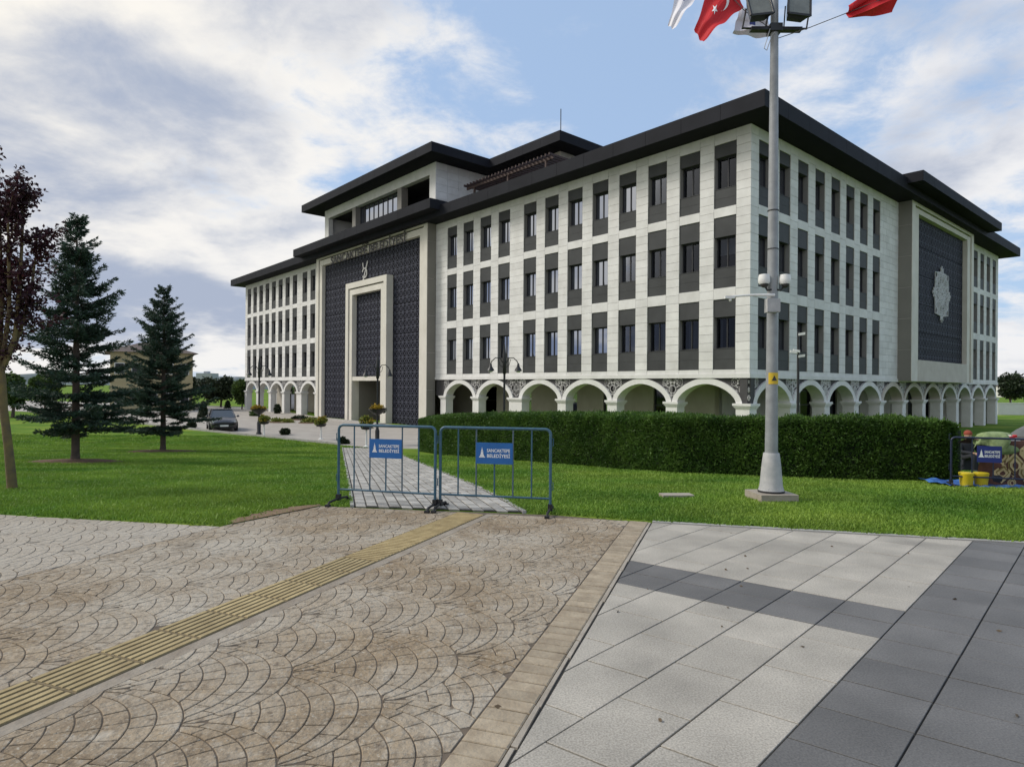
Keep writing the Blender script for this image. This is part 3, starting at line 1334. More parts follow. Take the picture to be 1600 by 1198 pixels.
def windows():
    """one window per row height, then copies with their parts"""
    protos = []
    for r, (z0, z1, z2, z3) in enumerate(ROWS):
        h = z3 - z0
        hw = WW / 2
        f = MB().use('window_frame')
        a, b = z1 - z0, z2 - z0
        y0, y1 = -0.36, -0.29
        f.box(-hw + 0.03, -hw + 0.09, y0, y1, a, b)
        f.box(hw - 0.09, hw - 0.03, y0, y1, a, b)
        f.box(-hw + 0.09, hw - 0.09, y0, y1, a, a + 0.06)
        f.box(-hw + 0.09, hw - 0.09, y0, y1, b - 0.06, b)
        f.box(-0.03, 0.03, y0, y1, a + 0.06, b - 0.06)
        f.use('shaded_reveal')
        for sg in (-1, 1): f.box(sg * (hw - 0.001), sg * (hw - 0.03), -0.36, -0.032, a + 0.002, b - 0.002)
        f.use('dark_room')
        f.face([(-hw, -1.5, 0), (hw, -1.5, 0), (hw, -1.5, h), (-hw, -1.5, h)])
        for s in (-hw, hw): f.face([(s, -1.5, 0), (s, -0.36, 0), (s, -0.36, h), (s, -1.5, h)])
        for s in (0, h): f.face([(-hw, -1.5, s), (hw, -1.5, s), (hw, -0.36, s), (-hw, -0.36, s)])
        fm = f.mesh('window')
        pm = []
        for sx in (-1, 1):
            p = MB().use('window_glass')
            xa, xb = (-hw + 0.09, -0.03) if sx < 0 else (0.03, hw - 0.09)
            p.face([(xa, -0.33, a + 0.06), (xb, -0.33, a + 0.06), (xb, -0.33, b - 0.06), (xa, -0.33, b - 0.06)])
            pm.append(p.mesh('pane'))
        lo = MB().use('grey_panel')
        lo.box(-hw + 0.012, hw - 0.012, -0.14, -0.045, 0.012, a * 0.48 - 0.004)
        lo.box(-hw + 0.012, hw - 0.012, -0.14, -0.045, a * 0.48 + 0.004, a - 0.03)
        lo.box(-hw + 0.004, hw - 0.004, -0.36, -0.03, a - 0.03, a)
        up = MB().use('grey_panel')
        up.box(-hw + 0.012, hw - 0.012, -0.14, -0.045, b + 0.03, h - 0.012)
        up.box(-hw + 0.004, hw - 0.004, -0.36, -0.03, b, b + 0.03)
        cu = []
        for var in range(4):
            c = MB().use('curtain')
            spans = [[(-0.5, -0.34), (0.36, 0.5)], [(-0.48, -0.08)], [(0.08, 0.46)], [(-0.3, 0.3)]][var]
            for (xa, xb) in spans:
                n = max(4, int((xb - xa) / 0.04))
                for i in range(n):
                    x0, x1 = xa + (xb - xa) * i / n, xa + (xb - xa) * (i + 1) / n
                    ya, yb = (-0.48, -0.52) if i % 2 else (-0.52, -0.48)
                    c.face([(x0, ya, a), (x1, yb, a), (x1, yb, b - 0.02), (x0, ya, b - 0.02)])
            cu.append(c.mesh('curtain'))
        for e in (0.3, 0.55, 0.8):
            c = MB().use('pale_blind')
            zb_ = b - (b - a) * e
            nn_ = int((b - zb_) / 0.09)
            for i in range(nn_):
                z_ = zb_ + i * 0.09
                c.face([(-hw + 0.1, -0.46, z_), (hw - 0.1, -0.46, z_), (hw - 0.1, -0.43, z_ + 0.084), (-hw + 0.1, -0.43, z_ + 0.084)])
            cu.append(c.mesh('blind'))
        ts = MB().use('window_frame')            # a sash tilted inwards at the top
        xa, xb = -hw + 0.10, -0.04
        ti = lambda z: -0.30 - (z - a) * 0.16
        ts.raw([(xa, ti(a), a + .05), (xb, ti(a), a + .05), (xb, ti(b), b - .1), (xa, ti(b), b - .1), (xa, ti(a) + .04, a + .05), (xb, ti(a) + .04, a + .05), (xb, ti(b) + .04, b - .1), (xa, ti(b) + .04, b - .1)],
               [(0, 1, 5, 4), (1, 2, 6, 5), (2, 3, 7, 6), (3, 0, 4, 7)])
        protos.append((fm, pm, lo.mesh('lower_panel'), up.mesh('upper_panel'), cu, ts.mesh('open_sash')))
    for face in 'LR':
        for u in WIN[face]:
            for r, row in enumerate(ROWS):
                fm, pm, lo, up, cu, ts = protos[r]
                w = link_mesh('window', fm, BLD, fpt(face, u, 0.0, row[0]), 0 if face == 'L' else math.pi / 2)
                for p in pm: link_mesh('pane', p, w)
                link_mesh('lower_panel', lo, w)
                link_mesh('upper_panel', up, w)
                q = random.random()
                if q < 0.55: link_mesh('curtain', random.choice(cu[:4]), w)
                elif q < 0.72: link_mesh('blind', random.choice(cu[4:]), w)
                if random.random() < 0.2: link_mesh('open_sash', ts, w)


windows()


# arcade -----------------------------------------------------------
ZS = -0.73 + ZO                                # springing
ZC1 = ZS
ZC0 = ZS - 0.26


def arch_curve(a, rise, n=28):
    pts = []
    for i in range(n + 1):
        s = -math.cos(math.pi * i / n)
        q = abs(s)
        pts.append((s * a, rise * max(0.0, 1 - q ** 1.75) ** 0.60))
    return pts


def star_segments():
    """line segments of a star lattice about the origin (unit cell ~1)"""
    seg = []

    def ring(cx, cy, r, n, k, ph=0.0):
        p = [(cx + r * math.cos(ph + 2 * math.pi * i / n), cy + r * math.sin(ph + 2 * math.pi * i / n)) for i in range(n)]
        for i in range(n): seg.append((p[i], p[(i + k) % n]))
    return seg, ring


def lattice(mb, keep, pat, w=0.035, o0=0.0, o1=0.04, step=0.05):
    for (a, b) in pat:
        L = math.hypot(b[0] - a[0], b[1] - a[1])
        n = max(1, int(L / step))
        run = None
        for i in range(n + 1):
            ok = False
            if i < n:
                m = ((a[0] + (b[0] - a[0]) * (i + .5) / n), (a[1] + (b[1] - a[1]) * (i + .5) / n))
                ok = keep(*m)
            if ok and run is None: run = i
            if not ok and run is not None:
                p = (a[0] + (b[0] - a[0]) * run / n, a[1] + (b[1] - a[1]) * run / n)
                q = (a[0] + (b[0] - a[0]) * i / n, a[1] + (b[1] - a[1]) * i / n)
                mb.bar((p[0], (o0 + o1) / 2, p[1]), (q[0], (o0 + o1) / 2, q[1]), w, o1 - o0, (0, 1, 0))
                run = None


def arcade():
    H = CB - ZS
    for bw, faces in ((BAY_L, 'L'), (BAY_R, 'R')):
        a_in = bw / 2 - 0.35
        a_out = bw / 2 - 0.02
        ci = arch_curve(a_in, 0.95)
        co = arch_curve(a_out, H - 0.005)
        n = len(ci)
        ms = {}
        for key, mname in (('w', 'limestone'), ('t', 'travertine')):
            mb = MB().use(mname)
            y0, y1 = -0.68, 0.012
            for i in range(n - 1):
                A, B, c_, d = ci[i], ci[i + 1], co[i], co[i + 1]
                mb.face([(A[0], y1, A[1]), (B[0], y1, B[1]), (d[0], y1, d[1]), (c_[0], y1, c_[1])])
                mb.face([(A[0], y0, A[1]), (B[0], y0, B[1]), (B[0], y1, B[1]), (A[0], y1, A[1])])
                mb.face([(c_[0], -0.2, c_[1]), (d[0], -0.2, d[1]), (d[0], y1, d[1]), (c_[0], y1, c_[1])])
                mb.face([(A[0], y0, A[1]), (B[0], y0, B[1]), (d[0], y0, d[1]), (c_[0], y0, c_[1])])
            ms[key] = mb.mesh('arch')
        # dark recessed spandrel, with a pierced star pattern above each column
        sp = MB().use('spandrel_dark')
        for i in range(n - 1):
            c_, d = co[i], co[i + 1]
            sp.face([(c_[0], -0.10, c_[1] - 0.05), (d[0], -0.10, d[1] - 0.05), (d[0], -0.10, H), (c_[0], -0.10, H)])
        spm = sp.mesh('spandrel_panel')

        def keep_side(side):
            xs = np.array([p[0] for p in co])
            zs = np.array([p[1] for p in co])

            def k(x, z):
                if z < 0.03 or z > H - 0.03: return False
                if abs(x) > bw / 2 + 0.42: return False
                xx = x if abs(x) < bw / 2 else math.copysign(bw - abs(x), x)
                if bw / 2 - abs(xx) > 0.62: return False
                return z > np.interp(xx, xs, zs) + 0.02
            return k
        seg, ring = star_segments()
        ox, oz = bw / 2, 0.66
        for (dx, dz, r) in ((0, 0, 0.30), (0, 0, 0.15), (-0.46, 0.38, 0.24), (0.46, 0.38, 0.24), (0, -0.48, 0.22), (0.0, 0.52, 0.22), (-0.42, -0.18, 0.2), (0.42, -0.18, 0.2)):
            ring(ox + dx, oz + dz, r, 8, 3, 0.39)
            ring(ox + dx, oz + dz, r * 0.55, 8, 1)
        for k in range(8):
            an = k * math.pi / 4 + 0.39
            seg.append(((ox + 0.15 * math.cos(an), oz + 0.15 * math.sin(an)), (ox + 0.7 * math.cos(an), oz + 0.7 * math.sin(an))))
        lt = MB().use('white_lattice')
        ks = keep_side(1)
        lattice(lt, lambda x, z: ks(x, z) and x <= bw / 2 + 0.001, seg, 0.05, -0.097, -0.060, 0.03)
        seg2 = [((-p[0], p[1]), (-q[0], q[1])) for p, q in seg]
        lattice(lt, lambda x, z: ks(x, z) and x >= -bw / 2 - 0.001, seg2, 0.05, -0.097, -0.060, 0.03)
        ltm = lt.mesh('star_lattice')
        k = 0
        for (face, s, w) in BAYS:
            if face != faces: continue
            brown_arch = face == 'R' and 4 <= k <= 6  # middle arches of the right face take the darker beige-brown stone
            rot = 0 if face == 'L' else math.pi / 2
            loc = fpt(face, s + w / 2, 0.0, ZS)
            a = link_mesh('arch', ms['t' if brown_arch else 'w'], BLD, loc, rot)
            p = link_mesh('spandrel_panel', spm, BLD, loc, rot)
            link_mesh('star_lattice', ltm, p)['kind'] = 'stuff'
            k += 1
    # columns
    def column(face, u0, u1, mname='limestone'):
        mb = MB().use(mname)
        fbox(mb, face, u0, u1, -0.66, 0.02, 0.0, ZC0)
        c = MB().use(mname)
        for i, (e, z0, z1) in enumerate(((0.03, ZC0, ZC0 + 0.06), (0.07, ZC0 + 0.06, ZC0 + 0.14), (0.12, ZC0 + 0.14, ZC1))):
            fbox(c, face, u0 - e, u1 + e, -0.66 - e, 0.02 + e, z0, z1)
        o = mb.build('column', BLD)
        c.build('capital', o)
    column('L', -0.02, 0.70)
    done = []
    for face, s, w in BAYS:
        for e in (s, s + w):
            key = (face, round(e, 2))
            if key in done or e < 0.5: continue
            done.append(key)
    def has(face, e): return (face, round(e, 2)) in done
    for face, e in list(done):
        u0, u1 = e - 0.35, e + 0.35
        if face == 'L' and has('L', e + EX): u1 = e + EX + 0.35
        if face == 'L' and has('L', e - EX): continue
        column(face, u0, min(u1, (LL if face == 'L' else LR)), 'limestone')
    # dark plates that carry the star pattern over the wide piers and corners
    mb = MB().use('spandrel_dark')
    for face, u0, u1 in (('L', 0.0, 0.36), ('R', 0.0, 0.36), ('L', 0.35 + BAY_L * 4, 0.35 + BAY_L * 4 + EX), ('L', 0.35 + EX + BAY_L * 6 - 0.02, PL[0]), ('L', PL[1], LL - 0.35 - EX - BAY_L * 5), ('L', LL - 0.35 - EX - BAY_L * 4, LL - 0.35 - BAY_L * 4), ('L', LL - 0.36, LL), ('R', LR - 0.36, LR)):
        fbox(mb, face, u0, u1, -0.5, -0.103, ZS, CB)
    mb.build('pier_spandrel', BLD)['kind'] = 'stuff'
    lt = MB().use('white_lattice')
    seg, ring = star_segments()
    for (dx, dz, r) in ((0.18, 0.66, 0.16), (0.12, 0.28, 0.15), (0.2, 1.05, 0.15)):
        ring(dx, dz, r, 8, 3, 0.39)
        ring(dx, dz, r * 0.5, 8, 1)
    lattice(lt, lambda x, z: 0.01 < x < 0.36 and 0.02 < z < CB - ZS - 0.04, seg, 0.05, -0.1, -0.06, 0.03)
    o = lt.build('star_lattice', BLD)
    o.location = (0, 0, ZS)
    o['kind'] = 'stuff'
    o2 = link_mesh('star_lattice', o.data, BLD, (0, 0, ZS), math.pi / 2)
    o2.scale = (-1, 1, 1)
    o2['kind'] = 'stuff'
    lt = MB().use('white_lattice')
    seg, ring = star_segments()
    for (dx, dz, r) in ((0.3, 0.66, 0.26), (0.3, 0.28, 0.2), (0.3, 1.05, 0.2), (0.05, 0.9, 0.18), (0.55, 0.9, 0.18), (0.05, 0.4, .18), (.55, .4, .18)):
        ring(dx, dz, r, 8, 3, 0.39)
        ring(dx, dz, r * 0.5, 8, 1)
    lattice(lt, lambda x, z: 0.0 < x < EX and 0.02 < z < CB - ZS - 0.04, seg, 0.05, -0.1, -0.06, 0.03)
    o = lt.build('star_lattice', BLD)
    o.location = (0.35 + BAY_L * 4, 0, ZS)
    o['kind'] = 'stuff'
    o = link_mesh('star_lattice', o.data, BLD, (LL - 0.35 - EX - BAY_L * 4, 0, ZS))
    o['kind'] = 'stuff'
    # arcade back wall with dark doorways, ceiling and floor
    mb = MB().use('travertine')
    dk = []
    for face, tot in (('L', LL), ('R', LR)):
        b0 = -4.0
        ops = []
        for (f2, s, w) in BAYS:
            if f2 == face: ops.append((s + w / 2 - 0.5 + (0.9 if face == 'L' else -0.3), s + w / 2 + 1.2 + (0.9 if face == 'L' else -0.3), 3.2))
        ops = [o for o in ops if 4.5 < o[0] and o[1] < tot - 4.2]
        if face == 'L': ops.append((33.6, 38.2, 3.4))
        ops.sort()
        cur = 4.0
        for (u0, u1, h) in ops:
            if u0 < cur: continue
            fbox(mb, face, cur, u0, b0 - 0.3, b0, 0, CB)
            fbox(mb, face, u0 + .001, u1 - .001, b0 - 0.3, b0, h, CB)
            dk.append((face, u0, u1, h))
            cur = u1
        fbox(mb, face, cur, tot - 0.42 if face == 'L' else tot - 0.4, b0 - 0.3, b0, 0, CB)
    mb.build('arcade_wall', BLD)
    for (face, u0, u1, h) in dk:
        d = MB().use('window_frame')
        b0 = -4.0
        fbox(d, face, u0, u0 + 0.08, b0 - 0.22, b0 - 0.1, 0, h)
        fbox(d, face, u1 - 0.08, u1, b0 - 0.22, b0 - 0.1, 0, h)
        fbox(d, face, u0 + .08, u1 - .08, b0 - 0.22, b0 - 0.1, h - 0.08, h)
        fbox(d, face, u0 + .08, u1 - .08, b0 - 0.22, b0 - 0.1, 2.1, 2.16)
        d.use('dark_room')
        fbox(d, face, u0, u1, b0 - 0.9, b0 - 0.85, 0, h)
        o = d.build('doorway', BLD)
        g = MB().use('window_glass')
        um = b0 - 0.16
        g.face([fpt(face, u0 + .08, um, 0.02), fpt(face, u1 - .08, um, 0.02), fpt(face, u1 - .08, um, h - .08), fpt(face, u0 + .08, um, h - .08)])
        g.build('pane', o)
    mb = MB().use('soffit_metal')
    mb.box(0.4, LL - 0.4, -LR + 0.4, -0.51, CB + 0.02, CB + 0.3)
    mb.build('arcade_ceiling', BLD)
    mb = MB().use('arcade_floor')
    mb.box(-1.5, LL + 1.0, -LR - 1, 1.6, -0.10, 0.0)
    mb.box(24, 48.5, 1.6, 4.5, -0.10, -0.004)
    mb.build('floor', BLD)


arcade()


# portals ----------------------------------------------------------
PTOP = 13.10 + ZO


def screens(face, u0, u1, z0, z1, o, nu, nz, parent):
    """pierced metal panels in a grid, each its own piece"""
    w, h = (u1 - u0) / nu, (z1 - z0) / nz
    for i in range(nu):
        for j in range(nz):
            mb = MB().use('pierced_screen')
            fbox(mb, face, u0 + i * w + 0.02, u0 + (i + 1) * w - 0.02, o - 0.06, o + random.uniform(-0.004, 0.004), z0 + j * h + 0.02, z0 + (j + 1) * h - 0.02)
            mb.build('screen_panel', parent)
    mb = MB().use('dark_room')
    fbox(mb, face, u0, u1, o - 0.12, o - 0.065, z0, z1)
    mb.build('screen_backing', parent)


def portals():
    # entrance portal
    u0, u1 = PL
    P = MB().use('portal_beige')
    for (e0, e1, o) in ((0.0, 0.52, 0.84), (0.64, 1.16, 0.76)):
        P.box(u0 + e0, u0 + e1, 0.2, o, 0, PTOP - e0)
        P.box(u1 - e1, u1 - e0, 0.2, o, 0, PTOP - e0)
        P.box(u0 + e1, u1 - e1, 0.2, o, PTOP - e1, PTOP - e0)
    fr = P.build('portal_frame', BLD)
    g = MB().use('soffit_metal')
    g.box(u0 + 0.52, u0 + 0.64, 0.2, 0.6, 0, PTOP - 0.52)
    g.box(u1 - 0.64, u1 - 0.52, 0.2, 0.6, 0, PTOP - 0.52)
    g.box(u0 + 0.64, u1 - 0.64, 0.2, 0.6, PTOP - 0.64, PTOP - 0.52)
    g.build('shadow_groove', fr)
    for (a, b) in ((u0 - 0.012, u0 - 0.0005), (u1 + 0.0005, u1 + 0.012)):
        z = 0.0
        while z < PTOP - 0.1:
            MB().use('taupe_metal').box(a, b, 0.02, 0.80, z + 0.012, min(z + 2.9, PTOP)).build('cladding_panel', fr)
            z += 2.9
    # pierced screen in three fields round the doorway
    zt = PTOP - 1.16
    d0, d1, dz = 32.2, 39.6, 9.4 + ZO
    sc = 0.42
    screens('L', u0 + 1.16, d0, 0.02, zt, sc, 5, 6, fr)
    screens('L', d1, u1 - 1.16, 0.02, zt, sc, 5, 6, fr)
    screens('L', d0, d1, dz, zt, sc, 6, 1, fr)
    I = MB().use('portal_beige')
    for (e0, e1, o) in ((0.0, 0.5, 1.05), (0.6, 1.1, 0.95)):
        I.box(d0 + e0, d0 + e1, 0.2, o, 0, dz - e0)
        I.box(d1 - e1, d1 - e0, 0.2, o, 0, dz - e0)
        I.box(d0 + e1, d1 - e1, 0.2, o, dz - e1, dz - e0)
    I.box(d0 + 1.1, d1 - 1.1, 0.2, 0.9, 0.45 + ZO, 0.82 + ZO)
    inn = I.build('doorway_frame', BLD)
    g = MB().use('soffit_metal')
    g.box(d0 + 0.5, d0 + 0.6, 0.2, 0.8, 0, dz - 0.5)
    g.box(d1 - 0.6, d1 - 0.5, 0.2, 0.8, 0, dz - 0.5)
    g.box(d0 + 0.6, d1 - 0.6, 0.2, 0.8, dz - 0.6, dz - 0.5)
    g.build('shadow_groove', inn)
    screens('L', d0 + 1.1, d1 - 1.1, 0.82 + ZO, dz - 1.1, 0.5, 4, 3, inn)
    # lobby seen through the doorway
    lb = MB().use('taupe_metal')
    lb.box(d0 + 0.6, d0 + 1.1, -3.9, 0.2, 0, 0.45 + ZO)
    lb.box(d1 - 1.1, d1 - 0.6, -3.9, 0.2, 0, 0.45 + ZO)
    lb.box(35.4, 36.1, -1.4, -0.7, 0, 0.45 + ZO)
    lb.build('lobby', BLD)
    st = MB().use('arcade_floor')
    st.box(d0 - 1, d1 + 1, 1.6, 2.6, 0.0, 0.12)
    st.build('step', BLD)
    # raised letters and emblem
    dm = Matrix.Rotation(math.pi / 2, 4, 'X') @ Matrix.Rotation(0, 4, 'Z')

    def letters(txt, size, uc, z, o, squeeze=1.0):
        me = text_mesh(txt, size, 0.025, 'CENTER', 'letters', 0.010 * size)
        me.materials.clear()
        me.materials.append(MATS['letter_black'])
        ob = link_mesh('letters', me, fr, (uc, o, z))
        ob.rotation_euler = (math.pi / 2, 0, math.pi)
        ob.scale = (squeeze, 1, 1)
        return ob
    l1 = letters('SANCAKTEPE BELEDİYESİ', 0.98, (u0 + u1) / 2 - 0.2, zt - 0.22, 0.90)
    w = max(v.co.x for v in l1.data.vertices) - min(v.co.x for v in l1.data.vertices)
    l1.scale = (13.6 / w, 1, 1)
    letters('T.C.', 0.62, (u0 + u1) / 2 - 0.2, zt + 0.62, 0.90, 1.2)
    e = MB().use('white_lattice')
    c = ((u0 + u1) / 2 + 0.6, zt - 1.75)
    pts = [(c[0] + 0.42 * math.cos(a), 0.5, c[1] + 0.42 * math.sin(a)) for a in np.linspace(0.3, 5.6, 18)]
    for p, q in zip(pts, pts[1:]): e.bar(p, q, 0.12, 0.06, (0, 1, 0))
    e.bar((c[0] - 0.55, 0.5, c[1] + 1.0), (c[0] + 0.30, 0.5, c[1] - 0.75), 0.13, 0.06, (0, 1, 0))
    e.bar((c[0] + 0.35, 0.5, c[1] + 0.95), (c[0] + 0.2, 0.5, c[1] + 0.35), 0.12, 0.06, (0, 1, 0))
    e.bar((c[0] - 0.2, 0.5, c[1] - 0.75), (c[0] + 0.45, 0.5, c[1] - 0.75), 0.12, 0.06, (0, 1, 0))
    e.build('emblem', fr)
    # screen portal on the right face
    a0, a1 = PR
    zb = 0.58 + ZO
    Q = MB().use('portal_beige')
    for (e0, e1, o) in ((0.0, 0.62, 0.85), (0.72, 1.5, 0.78)):
        for (x0, x1, z0, z1) in ((a0 + e0, a0 + e1, zb, PTOP - e0), (a1 - e1, a1 - e0, zb, PTOP - e0), (a0 + e1, a1 - e1, PTOP - e1 + (0.45 if e0 else 0), PTOP - e0)):
            fbox(Q, 'R', x0, x1, -0.24, o, z0, z1)
    f2 = Q.build('portal_frame', BLD)
    lowp = MB().use('travertine')
    fbox(lowp, 'R', a0 + 1.5, a1 - 1.5, -0.24, 0.80, zb, 2.05 + ZO)
    lowp.build('sill_panel', f2)
    g = MB().use('soffit_metal')
    fbox(g, 'R', a0 + 0.62, a0 + 0.72, -0.24, 0.6, zb, PTOP - 0.62)
    fbox(g, 'R', a1 - 0.72, a1 - 0.62, -0.24, 0.6, zb, PTOP - 0.62)
    fbox(g, 'R', a0 + 0.72, a1 - 0.72, -0.24, 0.6, PTOP - 0.72, PTOP - 0.62)
    g.build('shadow_groove', f2)
    for (a, b) in ((a0 - 0.012, a0 - 0.0005), (a1 + 0.0005, a1 + 0.012)):
        z = zb
        while z < PTOP - 0.1:
            s = MB().use('taupe_metal')
            fbox(s, 'R', a, b, 0.0, 0.82, z + 0.012, min(z + 2.1, PTOP))
            s.build('cladding_panel', f2)
            z += 2.1
    screens('R', a0 + 1.5, a1 - 1.5, 2.05 + ZO, PTOP - 1.05, 0.45, 9, 5, f2)
    # star medallion
    seg, ring = star_segments()
    ring(0, 0, 0.55, 12, 5)
    ring(0, 0, 0.80, 12, 1)
    ring(0, 0, 1.25, 12, 4)
    ring(0, 0, 1.25, 12, 1)
    ring(0, 0, 1.95, 12, 5, 0.13)
    ring(0, 0, 2.15, 12, 1, 0.26)
    ring(0, 0, 2.15, 12, 3, 0.26)
    for k in range(12):
        an = k * math.pi / 6
        ring(1.6 * math.cos(an), 1.6 * math.sin(an), 0.42, 8, 3, an)
        seg.append(((0.2 * math.cos(an), 0.2 * math.sin(an)), (2.1 * math.cos(an), 2.1 * math.sin(an))))

    def disc(x, z):
        a_ = abs((math.atan2(z, x) + math.pi / 2) % (math.pi / 4) - math.pi / 8)
        return math.hypot(x, z) < 1.72 + 0.42 * a_ / (math.pi / 8)
    md = MB().use('medallion_metal')
    lattice(md, disc, seg, 0.042, 0.0, 0.06, 0.08)
    o = md.build('star_medallion', f2)
    o.location = (-0.50, -(a0 + a1) / 2 - 0.2, 7.15 + ZO)
    o.rotation_euler = (0, 0, math.pi / 2)
    o['kind'] = 'stuff'


portals()


# roofs ------------------------------------------------------------
def roof_slab(poly, z0, z1, holes=None, panel=2.2):
    """soffit + top as one slab, the fascia as separate metal panels along the edge"""
    sl = MB().use('soffit_metal')
    sl.prism(poly, z0, z1 - 0.02)
    r = sl.build('roof', BLD)
    n = len(poly)
    ar = area(poly)
    for i in range(n):
        a, b = Vector(poly[i]), Vector(poly[(i + 1) % n])
        d = b - a
        L = d.length
        d = d / L
        nn = Vector((d.y, -d.x)) * (1 if ar > 0 else -1)
        m = max(1, int(round(L / panel)))
        for k in range(m):
            p, q = a + d * (L * k / m + 0.008), a + d * (L * (k + 1) / m - 0.008)
            if k == 0: p = a - d * 0.03
            if k == m - 1: q = b + d * 0.0
            mb = MB().use('roof_metal')
            c0, c1 = p + nn * 0.004, q + nn * 0.004
            e0, e1 = p + nn * 0.034, q + nn * 0.034
            mb.prism([(c0.x, c0.y), (c1.x, c1.y), (e1.x, e1.y), (e0.x, e0.y)] if ar < 0 else [(c1.x, c1.y), (c0.x, c0.y), (e0.x, e0.y), (e1.x, e1.y)], z0 - 0.02, z1)
            mb.build('fascia_panel', r)
    return r


def roofs():
    ov = 1.38
    roof_slab([(-ov, -LR - ov), (LL + ov, -LR - ov), (LL + ov, ov), (-ov, ov)], TOP, TOP + 0.75)
    # raised eaves over the two portals
    roof_slab([(23.9, -2.4), (48.6, -2.4), (48.6, 2.3), (23.9, 2.3)], PTOP, PTOP + 0.70)
    roof_slab([(-2.28, -36.2), (2.4, -36.2), (2.4, -16.9), (-2.28, -16.9)], PTOP, PTOP + 0.62)
    fill = MB().use('limestone')
    fill.box(26.44, 46.38, -0.4, 0.2, TOP - 3, PTOP)
    fill.box(-0.2, 0.4, -34.28, -19.72, TOP - 3, PTOP)
    fill.build('portal_head_wall', BLD)
    # front penthouse
    zb, zt = TOP + 0.72, 18.9 + ZO
    w = MB().use('limestone')
    a, b, f = 29.5, 50.6, -2.0
    o0, o1, oz0, oz1 = 30.4, 49.7, PTOP + 0.3, 18.0 + ZO
    w.box(a, o0, f - 0.5, f, zb, zt)
    w.box(o1, b, f - 0.5, f, zb, zt)
    w.box(o0, o1, f - 0.5, f, oz1, zt)
    w.box(o0, o1, f - 0.5, f, zb, oz0)
    w.box(a, a + 0.4, -8.0, f - 0.5, zb, zt)
    w.box(b - 0.4, b, -12.0, f - 0.5, zb, zt)
    pw = w.build('penthouse_wall', BLD)
    # course lines of its stone
    cl = MB().use('limestone')
    n = 9
    for r in range(n):
        h = (zt - zb) / n
        for i in range(5):
            y0 = -8.0 + i * 1.2
            m = MB().use('limestone')
            m.t = random.random()
            m.box(a - 0.03, a - 0.001, y0 + 0.01, y0 + 1.19, zb + r * h + 0.01, zb + (r + 1) * h - 0.01)
            m.build('stone_slab', pw)
    lg = MB().use('dark_room')
    lg.box(o0, o1, -5.2, -5.1, zb, zt)
    lg.box(o0, o1, -5.1, -2.5, oz1 + 0.001, oz1 + 0.05)
    lg.build('loggia_back', BLD)
    pr = MB().use('taupe_metal')
    for t in (35.3, 44.0):
        m = MB().use('taupe_metal')
        m.box(t - 0.35, t + 0.35, -2.7, -2.02, oz0, oz1)
        m.build('pillar', pw)
    # glazed centre
    g0, g1 = 35.65, 43.65
    fr = MB().use('window_frame')
    nn = 9
    for i in range(nn + 1):
        x = g0 + (g1 - g0) * i / nn
        fr.box(x - 0.04, x + 0.04, -2.66, -2.56, oz0, oz1)
    for z in (oz0 + 0.05, oz0 + 2.3, oz1 - 0.05): fr.box(g0, g1, -2.67, -2.57, z - 0.05, z + 0.05)
    wf = fr.build('glazing_frame', pw)
    for i in range(nn):
        x0, x1 = g0 + (g1 - g0) * i / nn + 0.04, g0 + (g1 - g0) * (i + 1) / nn - 0.04
        for (z0, z1) in ((oz0 + 0.1, oz0 + 2.25), (oz0 + 2.35, oz1 - 0.1)):
            p = MB().use('window_glass')
            p.face([(x0, -2.61, z0), (x1, -2.61, z0), (x1, -2.61, z1), (x0, -2.61, z1)])
            p.build('pane', wf)
            if random.random() < 0.75:
                c = MB().use('curtain')
                e = random.uniform(0.2, 0.75)
                c.face([(x0, -2.75, z0), (x0 + (x1 - x0) * e, -2.75, z0), (x0 + (x1 - x0) * e, -2.75, z1), (x0, -2.75, z1)])
                c.build('curtain', wf)
    # upper roofs: front wing and the long rear block share one level
    roof_slab([(27.6, -6.3), (19.1, -6.3), (19.1, -36), (58, -36), (58, -9.0), (52.7, -9.0), (52.7, -0.3), (27.6, -0.3)][::-1], zt, zt + 0.75)
    w = MB().use('travertine')
    w.box(20.7, 21.1, -34, -8.0, zb, zt)
    w.box(21.1, 29.48, -8.4, -8.0, zb, zt)
    w.box(50.62, 56, -11, -10.6, zb, zt)
    w.box(55.6, 56, -34, -11, zb, zt)
    w.build('roof_block_wall', BLD)
    for i in range(3):
        m = MB().use('window_frame')
        x = 22.2 + i * 2.3
        m.box(x, x + 1.5, -7.99, -7.95, zb + 1.2, zt - 0.5)
        o = m.build('roof_block_window', BLD)
        p = MB().use('window_glass')
        p.face([(x + .08, -7.94, zb + 1.3), (x + 1.42, -7.94, zb + 1.3), (x + 1.42, -7.94, zt - 0.6), (x + .08, -7.94, zt - 0.6)])
        p.build('pane', o)
    # pergola on the terrace
    mat('pergola_wood', (0.055, 0.030, 0.024), 0.7, var=0.2, vscale=2)
    pg = MB().use('pergola_wood')
    zp = 16.3 + ZO
    for u in (17.8, 22, 26.2):
        for o in (-3.6, -6.9): pg.box(u - 0.07, u + 0.07, o - 0.07, o + 0.07, zb, zp)
    for o in (-3.6, -6.9): pg.box(17.0, 27.2, o - 0.06, o + 0.06, zp, zp + 0.2)
    pgo = pg.build('pergola', BLD)
    for i in range(26):
        u = 17.1 + i * 0.4
        MB().use('pergola_wood').box(u - 0.05, u + 0.05, -7.3, -3.2, zp + 0.2, zp + 0.36).build('slat', pgo)
    # rods on the roof
    m = MB().use('black_iron')
    m.tube([(19.6, -6.9, zt + 0.7), (19.6, -6.9, zt + 2.7)], 0.035, 6)
    m.build('roof_mast', BLD)


roofs()
# ------------------------------------------------------------------ vegetation helpers
def rand_dirs(n):
    v = rng.normal(size=(n, 3))
    return v / np.linalg.norm(v, axis=1)[:, None]


